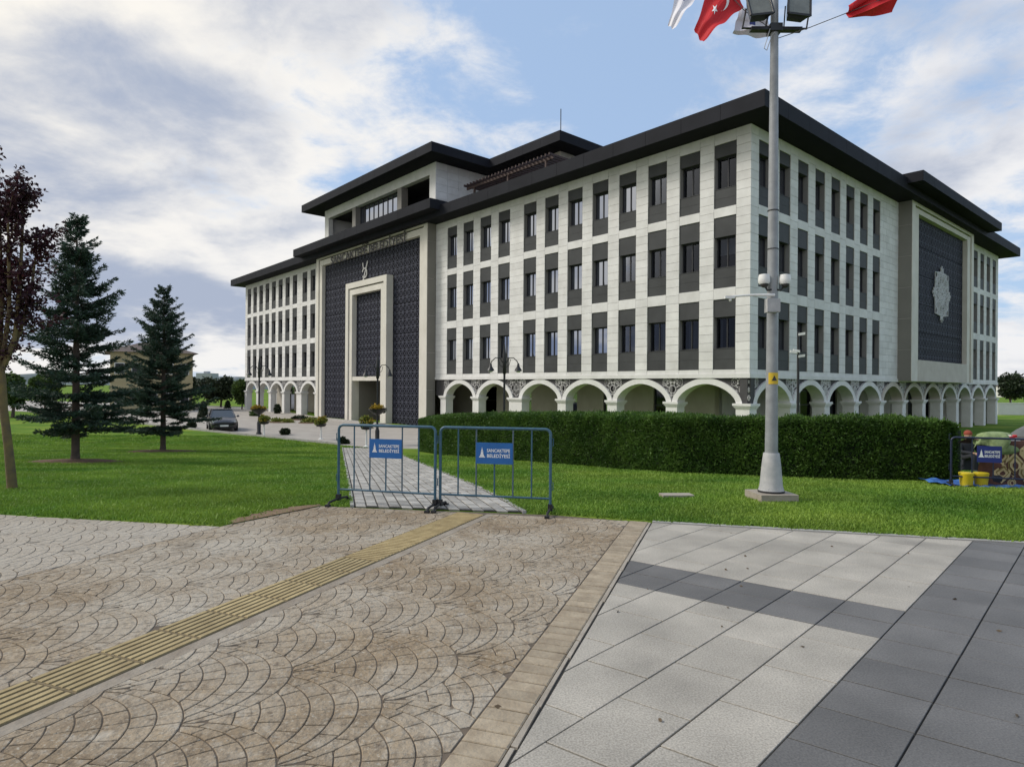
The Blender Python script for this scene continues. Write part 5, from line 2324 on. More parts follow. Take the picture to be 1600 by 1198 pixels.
# ------------------------------------------------------------------ lamps, poles, barriers, flags
def lamp_pole():
    b = gp(1206, 779, 0.0)
    b.z = GZ(b.x, b.y) + 0.02
    Y = b.y
    s = Y / F
    root = empty('floodlight_pole', b)
    m = MB().use('cream_concrete')
    m.obox((0, 0, 0.045), (0.28, 0.02, 0), (-0.02, 0.28, 0), (0, 0, 0.075))
    m.build('footing', root)
    p = MB().use('black_rubber')
    p.lathe([(0.19, 0.12), (0.19, 0.15)], n=16)
    p.build('base_plate', root)
    p = MB().use('galvanised')
    p.lathe([(0.185, 0.15), (0.165, 0.22), (0.135, 0.55), (0.115, 0.70), (0.11, 0.71)], n=20)
    p.build('flared_base', root, True)
    p = MB().use('grey_steel')
    p.tube([(0, 0, 0.68), (0.0, 0, 2.0), (0.0, 0, 4.6), (0.0, 0, 7.9)], [0.093, 0.083, 0.070, 0.052], 20)
    p.build('pole', root, True)
    zt = lambda py: CH - (py - hz(1206)) * s - b.z
    g = MB().use('galvanised')
    for k in range(8):
        a = k * math.pi / 4 + 0.2
        g.lathe([(0.014, 0.15), (0.014, 0.19), (0.006, 0.2)], (0.165 * math.cos(a), 0.165 * math.sin(a), 0), 6)
    g.build('anchor_bolts', root)
    # steel bands
    for py in (390, 330, 640):
        q = MB().use('black_iron')
        z = zt(py)
        q.lathe([(0.082, z), (0.082, z + 0.012)], n=16)
        q.build('band', root)
    # yellow warning plate wrapped round the pole
    q = MB().use('yellow_sticker')
    z = zt(600)
    for k in range(8):
        a0, a1 = -math.pi / 2 - 0.95 + k * 0.2375, -math.pi / 2 - 0.95 + (k + 1) * 0.2375
        r = 0.090
        q.face([(r * math.cos(a0), r * math.sin(a0), z), (r * math.cos(a1), r * math.sin(a1), z), (r * math.cos(a1), r * math.sin(a1), z + 0.17), (r * math.cos(a0), r * math.sin(a0), z + 0.17)])
    o = q.build('warning_plate', root)
    q = MB().use('letter_black')
    q.face([(-0.04, -0.0925, z + 0.05), (0.04, -0.0925, z + 0.05), (0, -0.0925, z + 0.13)])
    q.build('warning_mark', o)
    # junction box
    q = MB().use('galvanised')
    z = zt(490)
    q.box(-0.15, 0.03, -0.20, -0.075, z, z + 0.20)
    q.box(-0.155, 0.035, -0.207, -0.20, z + 0.01, z + 0.19)
    q.build('junction_box', root)
    # long arm to the left with a sensor
    q = MB().use('white_plastic')
    z = zt(462)
    q.tube([(0, -0.08, z), (-0.35, -0.08, z - 0.005), (-0.72, -0.08, z - 0.035)], [0.022, 0.018, 0.014], 8)
    q.box(-0.74, -0.60, -0.10, -0.05, z - 0.06, z - 0.02)
    q.ell((-0.66, -0.075, z - 0.075), (0.022, 0.022, 0.03), 8, 6)
    q.build('sensor_arm', root, True)
    # dome cameras either side
    for sx, label in ((-1, 'left'), (1, 'right')):
        z = zt(440)
        q = MB().use('black_iron')
        q.tube([(0, -0.05, z - 0.12), (sx * 0.10, -0.06, z - 0.14), (sx * 0.15, -0.06, z - 0.06)], 0.016, 6)
        c = q.build('camera_bracket', root)
        q = MB().use('white_plastic')
        q.lathe([(0.03, 0.10), (0.075, 0.09), (0.085, 0.03), (0.085, -0.02), (0.07, -0.05)], (sx * 0.155, -0.07, z), 14)
        q.build('camera_housing', c, True)
        q = MB().use('letter_black')
        q.ell((sx * 0.155, -0.085, z - 0.05), (0.058, 0.058, 0.058), 12, 8)
        q.build('camera_dome', c, True)
    # floodlights on a crossbar
    q = MB().use('black_iron')
    z = zt(47)
    q.box(-0.36, 0.40, -0.05, 0.05, z - 0.02, z + 0.025)
    q.box(-0.09, 0.09, -0.09, 0.09, z - 0.05, z + 0.06)
    q.build('crossbar', root)
    mat('lamp_glass', (0.16, 0.17, 0.15), 0.25, var=0.2, vscale=6)
    for sx, tilt in ((-1, 0.35), (1, 0.20)):
        M = Matrix.Translation((sx * 0.29, -0.10, z + 0.26)) @ Matrix.Rotation(sx * 0.12, 4, 'Y') @ Matrix.Rotation(-0.25, 4, 'X')

        def X(x, y, zz): return M @ Vector((x, y, zz))
        q = MB().use('black_iron')
        fr = [X(-0.165, -0.09, -0.19), X(0.165, -0.09, -0.19), X(0.165, -0.09, 0.19), X(-0.165, -0.09, 0.19)]
        bk = [X(-0.105, 0.11, -0.13), X(0.105, 0.11, -0.13), X(0.105, 0.11, 0.13), X(-0.105, 0.11, 0.13)]
        q.raw(fr + bk, [(0, 1, 5, 4), (1, 2, 6, 5), (2, 3, 7, 6), (3, 0, 4, 7), (4, 5, 6, 7)])
        for i in range(4):                      # rim
            a, b_ = fr[i], fr[(i + 1) % 4]
            q.bar(a, b_, 0.03, 0.03)
        f = q.build('floodlight', root)
        q = MB().use('lamp_glass')
        q.raw([X(-0.16, -0.093, -0.185), X(0.16, -0.093, -0.185), X(0.16, -0.093, 0.185), X(-0.16, -0.093, 0.185)], [(0, 1, 2, 3)])
        q.build('lens', f)
        q = MB().use('black_iron')
        for s2 in (-1, 1): q.bar(X(s2 * 0.18, -0.02, 0.0), (sx * 0.31 + s2 * 0.17, 0.0, z + 0.02), 0.015, 0.03)
        q.bar((sx * 0.31 - 0.18, 0, z + 0.02), (sx * 0.31 + 0.18, 0, z + 0.02), 0.03, 0.015)
        q.build('yoke', f)
    # slack cable loop
    q = MB().use('galvanised')
    q.tube([(-0.10, -0.09, z - 0.03), (-0.15, -0.1, z - 0.2), (-0.19, -0.1, z - 0.33), (-0.15, -0.1, z - 0.36), (-0.07, -0.09, z - 0.12), (-0.02, -0.08, z - 0.08)], 0.006, 5)
    q.build('cable_loop', root)
    tag(root, 'tall grey steel pole with floodlights and cameras on the lawn', 'lamp post')
    return b


POLE = lamp_pole()


def flags():
    Y = POLE.y
    # ropes fan out from the pole head
    def rope(pts, label):
        q = MB().use('rope')
        q.tube(pts, 0.006, 5)
        o = q.build('flag_rope')
        tag(o, label, 'rope', 'flag ropes')
    head = at(1212, -30, Y)
    rope([at(1212, 60, Y - .1), at(1262, 43, Y - 0.15), at(1318, 21, Y - .2), at(1392, -8, Y - .3), at(1480, -40, Y - .5)], 'thin flag line rising to the right of the pole')
    rope([at(1205, 48, Y + .1), at(1160, 18, Y + .1), at(1128, -16, Y + .1), at(1060, -95, Y + .1)], 'thin flag line rising to the left of the pole')

    def flag(name, hoist, fly, label, matname, amp=0.035, crescent=False, mark=False):
        """cloth between a hoist edge and a fly edge given as photograph points and distances"""
        h0, h1 = [at(*p) for p in hoist]
        f0, f1 = [at(*p) for p in fly]
        nu, nv = 26, 12
        vs, uv = [], []
        n_ = (f0 - h0).cross(h1 - h0).normalized()
        for i in range(nu + 1):
            for j in range(nv + 1):
                u, v = i / nu, j / nv
                p = h0.lerp(h1, v).lerp(f0.lerp(f1, v), u)
                p = p + n_ * (amp * math.sin(u * 9 + v * 2.2) * (0.3 + u) + 0.02 * math.sin(v * 12 + u * 3))
                p = p + Vector((0, 0, 0.02 * math.sin(u * 14 + v * 4)))
                vs.append(p)
        m = MB()
        for i in range(nu):
            for j in range(nv):
                u, v = (i + .5) / nu, (j + .5) / nv
                m.use(matname)
                if mark and 0.40 < u < 0.52 and 0.40 < v < 0.58: m.use('sign_navy')
                a = i * (nv + 1) + j
                m.face([vs[a], vs[a + nv + 1], vs[a + nv + 2], vs[a + 1]])
        root = m.build(name, None, True)
        if crescent:
            # crescent and star lie on both sides of the cloth
            def S(u, v, o):
                u, v = min(max(u, 0.0), 1.0), min(max(v, 0.0), 1.0)
                i, j = min(int(u * nu), nu - 1), min(int(v * nv), nv - 1)
                a = i * (nv + 1) + j
                fu, fv = u * nu - i, v * nv - j
                return vs[a].lerp(vs[a + nv + 1], fu).lerp(vs[a + 1].lerp(vs[a + nv + 2], fu), fv) + n_ * o
            for sgn, o in ((1, 0.012), (-1, -0.012)):
                c = MB().use('print_white')
                N = 22
                for k in range(N):
                    a0, a1 = 0.75 + (2 * math.pi - 1.5) * k / N, 0.75 + (2 * math.pi - 1.5) * (k + 1) / N

                    def ring(a, inner):
                        if not inner: return (0.32 + 0.16 * math.cos(a), 0.5 + 0.27 * math.sin(a))
                        t = (a - 0.75) / (2 * math.pi - 1.5)
                        w = math.sin(math.pi * t)
                        return (0.32 + 0.16 * math.cos(a) + 0.055 * w, 0.5 + 0.27 * math.sin(a) * (1 - 0.22 * w))
                    c.face([S(*ring(a0, 0), o), S(*ring(a1, 0), o), S(*ring(a1, 1), o), S(*ring(a0, 1), o)])
                st = []
                for k in range(10):
                    r = 0.075 if k % 2 == 0 else 0.03
                    st.append(S(0.52 + r * math.cos(k * math.pi / 5 + 3.14), 0.5 + r * 1.6 * math.sin(k * math.pi / 5), o))
                for k in range(10): c.face([S(0.52, 0.5, o), st[k], st[(k + 1) % 10]])
                c.build('crescent_and_star', root)
        tag(root, label, 'flag', 'flags strung from the pole')
        return root
    flag('flag', [(1118, -62, Y + .2), (1158, 10, Y + .12)], [(1080, 50, Y + .1), (1096, 62, Y - .1)], 'red flag with white crescent hanging left of the floodlights', 'red_cloth', 0.03, True)
    flag('flag', [(1066, -70, Y + .35), (1098, -22, Y + .3)], [(1039, 43, Y + .2), (1052, 40, Y + .0)], 'white flag hanging furthest left of the pole', 'white_cloth', 0.03, False, True)
    flag('flag', [(1152, 12, Y + .55), (1196, 30, Y + .5)], [(1140, 56, Y + .5), (1199, 55, Y + .5)], 'white flag half hidden behind the left floodlight', 'white_cloth', 0.03, False, True)
    flag('flag', [(1320, 10, Y - .25), (1400, -40, Y - .3)], [(1318, 32, Y - .2), (1394, 16, Y - .3)], 'red flag blowing on the line right of the pole', 'red_cloth', 0.06)


flags()


def street_lamp(px, Y, top_y, label, basket=None, zoff=0.0):
    X = (px - 800) / F * Y
    gzv = -1.52 if Y > 32 else GZ(X, Y) + 0.02
    H = CH - (top_y - hz(px)) * Y / F - gzv
    root = empty('street_lamp', (X, Y, gzv), 0.0)
    m = MB().use('black_iron')
    m.lathe([(0.17, 0), (0.17, 0.10), (0.12, 0.16), (0.12, 0.75), (0.085, 0.85), (0.06, 1.0), (0.055, 1.6), (0.05, H * 0.72)], n=12)
    m.build('post', root, True)
    m = MB().use('black_iron')
    m.lathe([(0.05, H * 0.72), (0.085, H * 0.73), (0.085, H * 0.90), (0.06, H * 0.93), (0.02, H)], n=10)
    m.build('finial', root, True)
    for s in (-1, 1):
        a = MB().use('black_iron')
        za = H * 0.84
        pts = [(0.05 * s, 0, za - 0.10), (0.22 * s, 0, za + 0.16), (0.42 * s, 0, za + 0.17), (0.58 * s, 0, za + 0.02), (0.64 * s, 0, za - 0.10)]
        a.tube(pts, 0.022, 6)
        a.tube([(0.05 * s, 0, za - 0.3), (0.22 * s, 0, za - 0.16), (0.28 * s, 0, za + 0.10)], 0.014, 5)
        arm = a.build('arm', root, True)
        l = MB().use('black_iron')
        l.lathe([(0.03, -0.08), (0.05, -0.12), (0.07, -0.24), (0.15, -0.36), (0.18, -0.44)], (0.64 * s, 0, za), 12)
        l.build('lamp_bell', arm, True)
        g = MB().use('white_plastic')
        g.ell((0.64 * s, 0, za - 0.45), (0.11, 0.11, 0.06), 10, 6)
        g.build('bulb', arm, True)
    if basket:
        zb = CH - (basket - hz(px)) * Y / F - gzv
        b = MB().use('black_iron')
        b.lathe([(0.06, zb - 0.30), (0.22, zb - 0.22), (0.46, zb - 0.02), (0.50, zb + 0.05), (0.46, zb + 0.05)], n=16)
        k = b.build('flower_basket', root, True)
        leaf_mesh('flowers', blob_points(700, (0, 0, zb + 0.12), (0.5, 0.5, 0.16), 12), 0.13, ['yellow_flowers'], k)
        leaf_mesh('trailing_leaves', blob_points(400, (0, 0, zb + 0.02), (0.56, 0.56, 0.2), 12), 0.13, ['dark_leaves'], k)
    tag(root, label, 'street lamp', 'black twin arm lamps')


street_lamp(788, 30.0, 538, 'black twin arm street lamp rising behind the hedge')
street_lamp(405, 41.5, 556, 'black street lamp with yellow flower basket beside the car', 640)
street_lamp(590, 34.8, 552, 'black street lamp with yellow flower basket before the entrance', 640)


def planter(px, Y, top_y, label):
    X = (px - 800) / F * Y
    H = CH - (top_y - hz(px)) * Y / F + 1.52
    root = empty('flower_planter', (X, Y, -1.52))
    m = MB().use('white_plastic')
    m.tube([(0, 0, 0), (0, 0, H * 0.55)], [0.05, 0.04], 8)
    m.lathe([(0.16, 0), (0.16, 0.04), (0.05, 0.08)], n=10)
    m.build('stand', root)
    m = MB().use('black_iron')
    m.lathe([(0.05, H * 0.55), (0.25, H * 0.58), (0.34, H * 0.68)], n=12)
    m.build('bowl', root, True)
    leaf_mesh('flowers', blob_points(900, (0, 0, H * 0.80), (0.42, 0.42, H * 0.22), 10), 0.13, ['bright_leaves'], root)
    leaf_mesh('blossom', blob_points(220, (0, 0, H * 0.84), (0.42, 0.42, H * 0.2), 10), 0.1, ['yellow_flowers'], root)
    tag(root, label, 'planter', 'flower planters on stands')


planter(413, 40.0, 648, 'flower planter on a stand right of the left basket lamp')
planter(502, 38.0, 651, 'flower planter on a pale stand in the middle of the forecourt')
planter(573, 33.5, 650, 'flower planter on a stand just left of the entrance lamp')


def camera_post():
    px, Y = 1247, 26.0
    X = (px - 800) / F * Y
    g = GZ(X, Y) + 0.02
    H = CH - (518 - hz(px)) * Y / F - g
    root = empty('camera_post', (X, Y, g))
    m = MB().use('black_iron')
    m.tube([(0, 0, 0), (0, 0, H)], [0.055, 0.045], 10)
    m.lathe([(0.13, 0), (0.13, 0.05), (0.06, 0.1)], n=10)
    m.build('post', root, True)
    for (dx, dz, rz) in ((-0.22, -0.72, 2.9), (0.10, -0.88, -0.6), (0.10, 0.0, -0.5), (-0.10, -0.68, 2.6)):
        q = MB().use('white_plastic')
        q.obox((dx, -0.06, H + dz - 0.1), (0.12 * math.cos(0.2), -0.03, 0.02 * math.copysign(1, dx)), (0.01, 0.05, 0), (0, 0, 0.05))
        q.bar((0, 0, H + dz - 0.18), (dx, -0.05, H + dz - 0.13), 0.03, 0.03)
        q.build('camera', root)
    tag(root, 'thin black post with white cameras near the building corner', 'camera post')


camera_post()


# crowd barriers ---------------------------------------------------
def tower_logo(mb, c, ux, uz, s):
    """small tower mark: stepped base, shaft and cap"""
    def q(x0, x1, z0, z1, t0=None):
        t = 0 if t0 is None else t0
        mb.face([c + ux * (x0 * s) + uz * (z0 * s), c + ux * (x1 * s) + uz * (z0 * s), c + ux * ((x1 - t) * s) + uz * (z1 * s), c + ux * ((x0 + t) * s) + uz * (z1 * s)])
    q(-0.36, 0.36, 0.0, 0.10)
    q(-0.28, 0.28, 0.12, 0.34, 0.08)
    q(-0.17, 0.17, 0.36, 0.66, 0.05)
    q(-0.15, 0.15, 0.68, 0.74)
    q(-0.10, 0.10, 0.76, 0.98, 0.04)
    q(-0.04, 0.04, 1.0, 1.22, 0.03)


def barrier(p0, p1, label, sign, top=1.10, mats=('barrier_paint', 'barrier_worn'), nbars=5, signmat='sign_blue', signz=(0.66, 0.93), lines=('SANCAKTEPE', 'BELEDİYESİ'), bold=0.02, thin=False):
    p0, p1 = Vector(p0), Vector(p1)
    d = (p1 - p0)
    L = d.length
    ang = math.atan2(d.y, d.x)
    z = GZ(p0.x, p0.y) + 0.02
    root = empty('crowd_barrier', (p0.x, p0.y, z if p0.y > 9.6 else 0.0), ang)
    zb = 0.20
    r = 0.019
    m = MB().use(mats[0])
    rc = 0.07
    arc = [(rc - rc * math.cos(a), 0, top - rc + rc * math.sin(a)) for a in np.linspace(0, math.pi / 2, 6)]
    arc2 = [(L - x, 0, zz) for x, _, zz in arc[::-1]]
    m.tube([(0, 0, 0.06)] + arc + arc2 + [(L, 0, 0.06)], r, 10)
    m.build('frame', root, True)
    m = MB().use(mats[0])
    m.tube([(0, 0, zb), (L, 0, zb)], 0.014, 8)
    m.build('bottom_rail', root, True)
    s0, s1 = sign
    for i in range(1, nbars + 1):
        x = L * i / (nbars + 1)
        m = MB().use(mats[1] if (i + nbars) % 2 else mats[0])
        zt = top - 0.02
        if s0 + 0.05 < x < s1 - 0.05: zt = signz[0] + 0.02
        m.tube([(x, 0, zb), (x, 0, zt)], 0.0105, 7)
        m.build('upright', root, True)
    # couplings
    for x, sx in ((0, -1), (L, 1)):
        m = MB().use(mats[0])
        for zz in (0.36, 0.93):
            m.tube([(x, 0, zz - 0.05), (x + sx * 0.035, 0, zz - 0.04), (x + sx * 0.035, 0, zz + 0.05), (x, 0, zz + 0.05)], 0.007, 5)
        m.build('coupling', root, True)
    # feet
    for x in (0.0, L):
        m = MB().use('black_rubber')
        m.tube([(x, -0.28, 0.015), (x, -0.24, 0.055), (x, 0, 0.07), (x, 0.24, 0.055), (x, 0.28, 0.015)], 0.016, 7)
        m.box(x - 0.03, x + 0.03, -0.31, -0.25, 0.0, 0.03)
        m.box(x - 0.03, x + 0.03, 0.25, 0.31, 0.0, 0.03)
        m.box(x - 0.028, x + 0.028, -0.03, 0.03, 0.045, 0.13)
        m.build('foot', root, True)
    # sign plate
    m = MB().use(signmat)
    m.box(s0, s1, -0.024, -0.014, signz[0], signz[1])
    sp = m.build('sign_plate', root)
    w, h = s1 - s0, signz[1] - signz[0]
    k = MB().use('print_white')
    tower_logo(k, Vector((s0 + w * 0.17, -0.0265, signz[0] + h * 0.30)), Vector((1, 0, 0)), Vector((0, 0, 1)), h * 0.40)
    k.build('tower_mark', sp)
    for i, t in enumerate(lines):
        me = text_mesh(t, h * 0.22, 0.0, 'LEFT', 'sign_text', bold * h * 0.2)
        me.materials.clear()
        me.materials.append(MATS['print_white'])
        tw = max(v.co.x for v in me.vertices)
        o = link_mesh('sign_text', me, sp, (s0 + w * 0.30, -0.0265, signz[0] + h * (0.56 - i * 0.25)))
        o.rotation_euler = (math.pi / 2, 0, 0)
        o.scale = (w * 0.63 / tw, 1, 1)
    tag(root, label, 'barrier', 'blue crowd barriers')
    return root


b1a, b1b = gp(530, 786), gp(681, 795)
b2a, b2b = gp(689, 795), gp(861, 803)
L1, L2 = (b1b - b1a).length, (b2b - b2a).length
barrier(b1a, b1b, 'left crowd barrier of the pair closing the path', (L1 * 2 / 6, L1 * 4 / 6), signz=(0.66, 0.92))
barrier(b2a, b2b, 'right crowd barrier of the pair, in front of the hedge', (L2 * 2 / 6, L2 * 4 / 6), signz=(0.63, 0.91))
P3 = gp(1487, 758, -0.12)
b3a, b3b = Vector((P3.x, P3.y, 0)), Vector((P3.x + 1.55, P3.y - 0.55, 0))
mat('barrier_navy', (0.010, 0.016, 0.045), 0.45, var=0.2, vscale=8)
B3 = barrier(b3a, b3b, 'dark blue crowd barrier piled with blankets at the right edge', (0.40, 0.78), top=0.92, mats=('barrier_navy', 'barrier_navy'), nbars=4, signmat='sign_navy', signz=(0.48, 0.78))


def stall():
    """bundles stowed behind and over the dark barrier"""
    mat('green_cloth', (0.26, 0.33, 0.15), 0.95, col2=(0.15, 0.20, 0.085), vscale=9, bump=1.0, bscale=9)
    mat('yellow_plastic', (0.62, 0.47, 0.02), 0.45, var=0.1, vscale=6)
    mat('blue_tarp', (0.02, 0.06, 0.25), 0.55, col2=(0.05, 0.16, 0.42), vscale=5)
    mat('grey_tarp', (0.13, 0.135, 0.13), 0.8, var=0.12, vscale=3)
    mat('rug_brown', (0.10, 0.045, 0.035), 0.95, var=0.15, vscale=12)
    mat('rug_cream', (0.50, 0.40, 0.22), 0.95, var=0.1, vscale=12)
    mat('rug_olive', (0.22, 0.17, 0.06), 0.95, var=0.1, vscale=12)
    Y = B3.location.y
    zg = B3.location.z

    def W(px, py, dy=0.0): return at(px, py, Y - 0.2 + dy)
    # yellow tubs
    for k, px in enumerate((1511, 1534)):
        b = W(px, 751, 0.18)
        root = empty('tub', (b.x, b.y, zg))
        m = MB().use('yellow_plastic')
        m.lathe([(0.095, 0.0), (0.10, 0.01), (0.118, 0.22), (0.122, 0.23), (0.122, 0.245)], n=18)
        m.build('bucket', root, True)
        m = MB().use('yellow_plastic')
        m.lathe([(0.126, 0.24), (0.126, 0.265), (0.11, 0.275)], n=18)
        m.build('lid', root, True)
        tag(root, ('yellow plastic tub behind the dark barrier, nearer the hedge', 'yellow plastic tub behind the dark barrier, nearer the rug')[k], 'tub', 'yellow tubs')
    # patterned rug hung over a stack of bundles
    x0, x1 = W(1548, 700).x, W(1660, 700).x
    yb = Y - 0.1
    rt = empty('patterned_rug', ((x0 + x1) / 2, yb, zg))
    w = (x1 - x0) / 2
    h = 0.86
    m = MB().use('rug_brown')
    nx, nz_ = 30, 16

    def S(x, z):
        f = z / h
        return (x, -0.25 * x / w * 0.55 + 0.10 - 0.06 * math.sin(f * 2.6) + 0.02 * math.sin(x * 9) + 0.015 * math.sin(z * 14 + x * 4), z)
    for i in range(nx):
        for j in range(nz_):
            xa, xb = -w + 2 * w * i / nx, -w + 2 * w * (i + 1) / nx
            za, zb = h * j / nz_, h * (j + 1) / nz_
            m.face([S(xa, za), S(xb, za), S(xb, zb), S(xa, zb)])
    for j in range(8):                            # fold over the top
        a0, a1 = j / 8, (j + 1) / 8
        for i in range(nx):
            xa, xb = -w + 2 * w * i / nx, -w + 2 * w * (i + 1) / nx
            def T(x, a):
                p = S(x, h)
                return (p[0], p[1] + a * 0.55, p[2] + 0.06 * math.sin(a * 3.14) - a * 0.1)
            m.face([T(xa, a0), T(xb, a0), T(xb, a1), T(xa, a1)])
    rug = m.build('cloth', rt, True)
    for (cx, cz, s) in ((-0.42, 0.25, 1.0), (-0.14, 0.42, 1.25), (0.18, 0.30, 1.1), (0.18, 0.66, 1.0), (0.48, 0.45, 1.2), (-0.16, 0.08, 0.6), (0.46, 0.12, .8), (-0.45, 0.58, 0.9)):
        q = MB()
        for lv, (k, mn) in enumerate(((1.0, 'rug_cream'), (0.78, 'rug_olive'), (0.6, 'rug_cream'), (0.32, 'rug_brown'))):
            q.use(mn)
            rx, rz = 0.125 * s * k, 0.185 * s * k
            pts = []
            for (dx, dz) in ((1, 0.25), (0.0, 1), (-1, 0.25), (-1, -0.25), (0, -1), (1, -0.25)):
                p = S(cx * w + dx * rx, min(max(cz + dz * rz, 0.0), h))
                pts.append((p[0], p[1] - 0.006 - lv * 0.003, p[2]))
            q.face(pts[::-1])
        q.build('motif', rug)
    mat('dark_bag', (0.016, 0.018, 0.028), 0.7, var=0.3, vscale=7)
    bd = MB().use('dark_bag')
    bd.ell((0.25, 0.52, 0.36), (w * 0.62, 0.26, 0.42), 18, 10)
    bd.build('bundle', rt, True)
    tag(rt, 'brown rug with cream diamond pattern draped over a stack behind the dark barrier', 'rug')
    # green bundle
    c = W(1555, 694, 0.35)
    g = empty('green_bundle', (c.x, c.y, zg + 0.80))
    m = MB().use('green_cloth')
    n, k_ = 26, 12
    vs = []
    for j in range(k_ + 1):
        for i in range(n):
            a = 2 * math.pi * i / n
            f = j / k_
            r = math.sin(f * math.pi * 0.5 + 0.05) ** 0.6
            dr = 1 + 0.16 * math.sin(a * 5 + f * 4) + 0.09 * math.sin(a * 9 + 1)
            vs.append((0.36 * r * dr * math.cos(a), 0.24 * r * dr * math.sin(a), 0.22 * math.cos(f * math.pi * 0.5) + 0.045 * math.sin(a * 4 + f * 6) * f - 0.06 * f))
    ff = [(j * n + i, j * n + (i + 1) % n, (j + 1) * n + (i + 1) % n, (j + 1) * n + i) for j in range(k_) for i in range(n)]
    ff.append(tuple(range(n - 1, -1, -1)))
    m.raw(vs, ff)
    m.build('cloth_top', g, True, 80)
    m = MB().use('green_cloth')
    m.ell((0.06, -0.10, -0.10), (0.34, 0.16, 0.11), 18, 8)
    m.build('cloth_fold', g, True)
    m = MB().use('white_cloth')
    m.obox((0.26, -0.12, 0.07), (0.09, 0, -0.04), (0, 0.05, 0), (0, 0, 0.06))
    m.use('red_cloth')
    m.obox((0.20, -0.14, 0.13), (0.08, 0, 0.02), (0, 0.04, 0), (0, 0, 0.02))
    m.build('cloth_strip', g)
    m = MB().use('dark_bag')
    m.ell((0.10, 0.05, -0.62), (0.27, 0.2, 0.24), 16, 10)
    m.ell((0.06, 0.05, -0.26), (0.30, 0.21, 0.22), 16, 10)
    m.build('bundle', g, True)
    tag(g, 'pale green cloth bundle on top of the stack behind the dark barrier', 'bundle')
    # blue tarpaulin on the grass
    m = MB().use('blue_tarp')
    a, b = W(1492, 756), W(1660, 760)
    nn = 26
    for i in range(nn):
        for j in range(8):
            def T(i, j):
                x = (b.x - a.x + 0.0) * i / nn
                y = -0.10 + 0.95 * j / 8 - 0.33 * x
                return (x, y, 0.035 + 0.018 * math.sin(i * 1.7 + j) + 0.015 * math.sin(j * 2.3 + i * .6))
            m.face([T(i, j), T(i + 1, j), T(i + 1, j + 1), T(i, j + 1)])
    o = m.build('blue_tarpaulin', None, True)
    o.location = (a.x, B3.location.y + 0.02, zg + 0.0)
    tag(o, 'crumpled blue tarpaulin spread on the grass under the bundles', 'tarpaulin')
    # grey covered heap behind
    c = W(1612, 690, 1.5)
    root = empty('covered_heap', (c.x, c.y, GZ(c.x, c.y)))
    m = MB().use('grey_tarp')
    n, k_ = 28, 10
    vs = []
    hh = CH - (663 - hz(1600)) * c.y / F - GZ(c.x, c.y)
    for j in range(k_ + 1):
        for i in range(n):
            a = 2 * math.pi * i / n
            f = j / k_
            r = (f ** 0.75) * (1 + 0.07 * math.sin(a * 4 + f * 3))
            vs.append((0.62 * r * math.cos(a), 0.5 * r * math.sin(a), hh * (1 - 0.30 * f - 0.70 * f ** 6) + 0.02 * math.sin(a * 6)))
    ff = [(j * n + i, j * n + (i + 1) % n, (j + 1) * n + (i + 1) % n, (j + 1) * n + i) for j in range(k_) for i in range(n)]
    m.raw(vs, ff)
    m.build('cover', root, True, 80)
    m = MB().use('rope')
    m.tube([(0.5 * math.cos(a) * 1.04, 0.4 * math.sin(a) * 1.04, hh * 0.80) for a in np.linspace(0, 6.3, 30)], 0.012, 5)
    m.build('lashing', root)
    tag(root, 'grey tarpaulin covered heap behind the bundles at the right edge', 'covered heap')


stall()


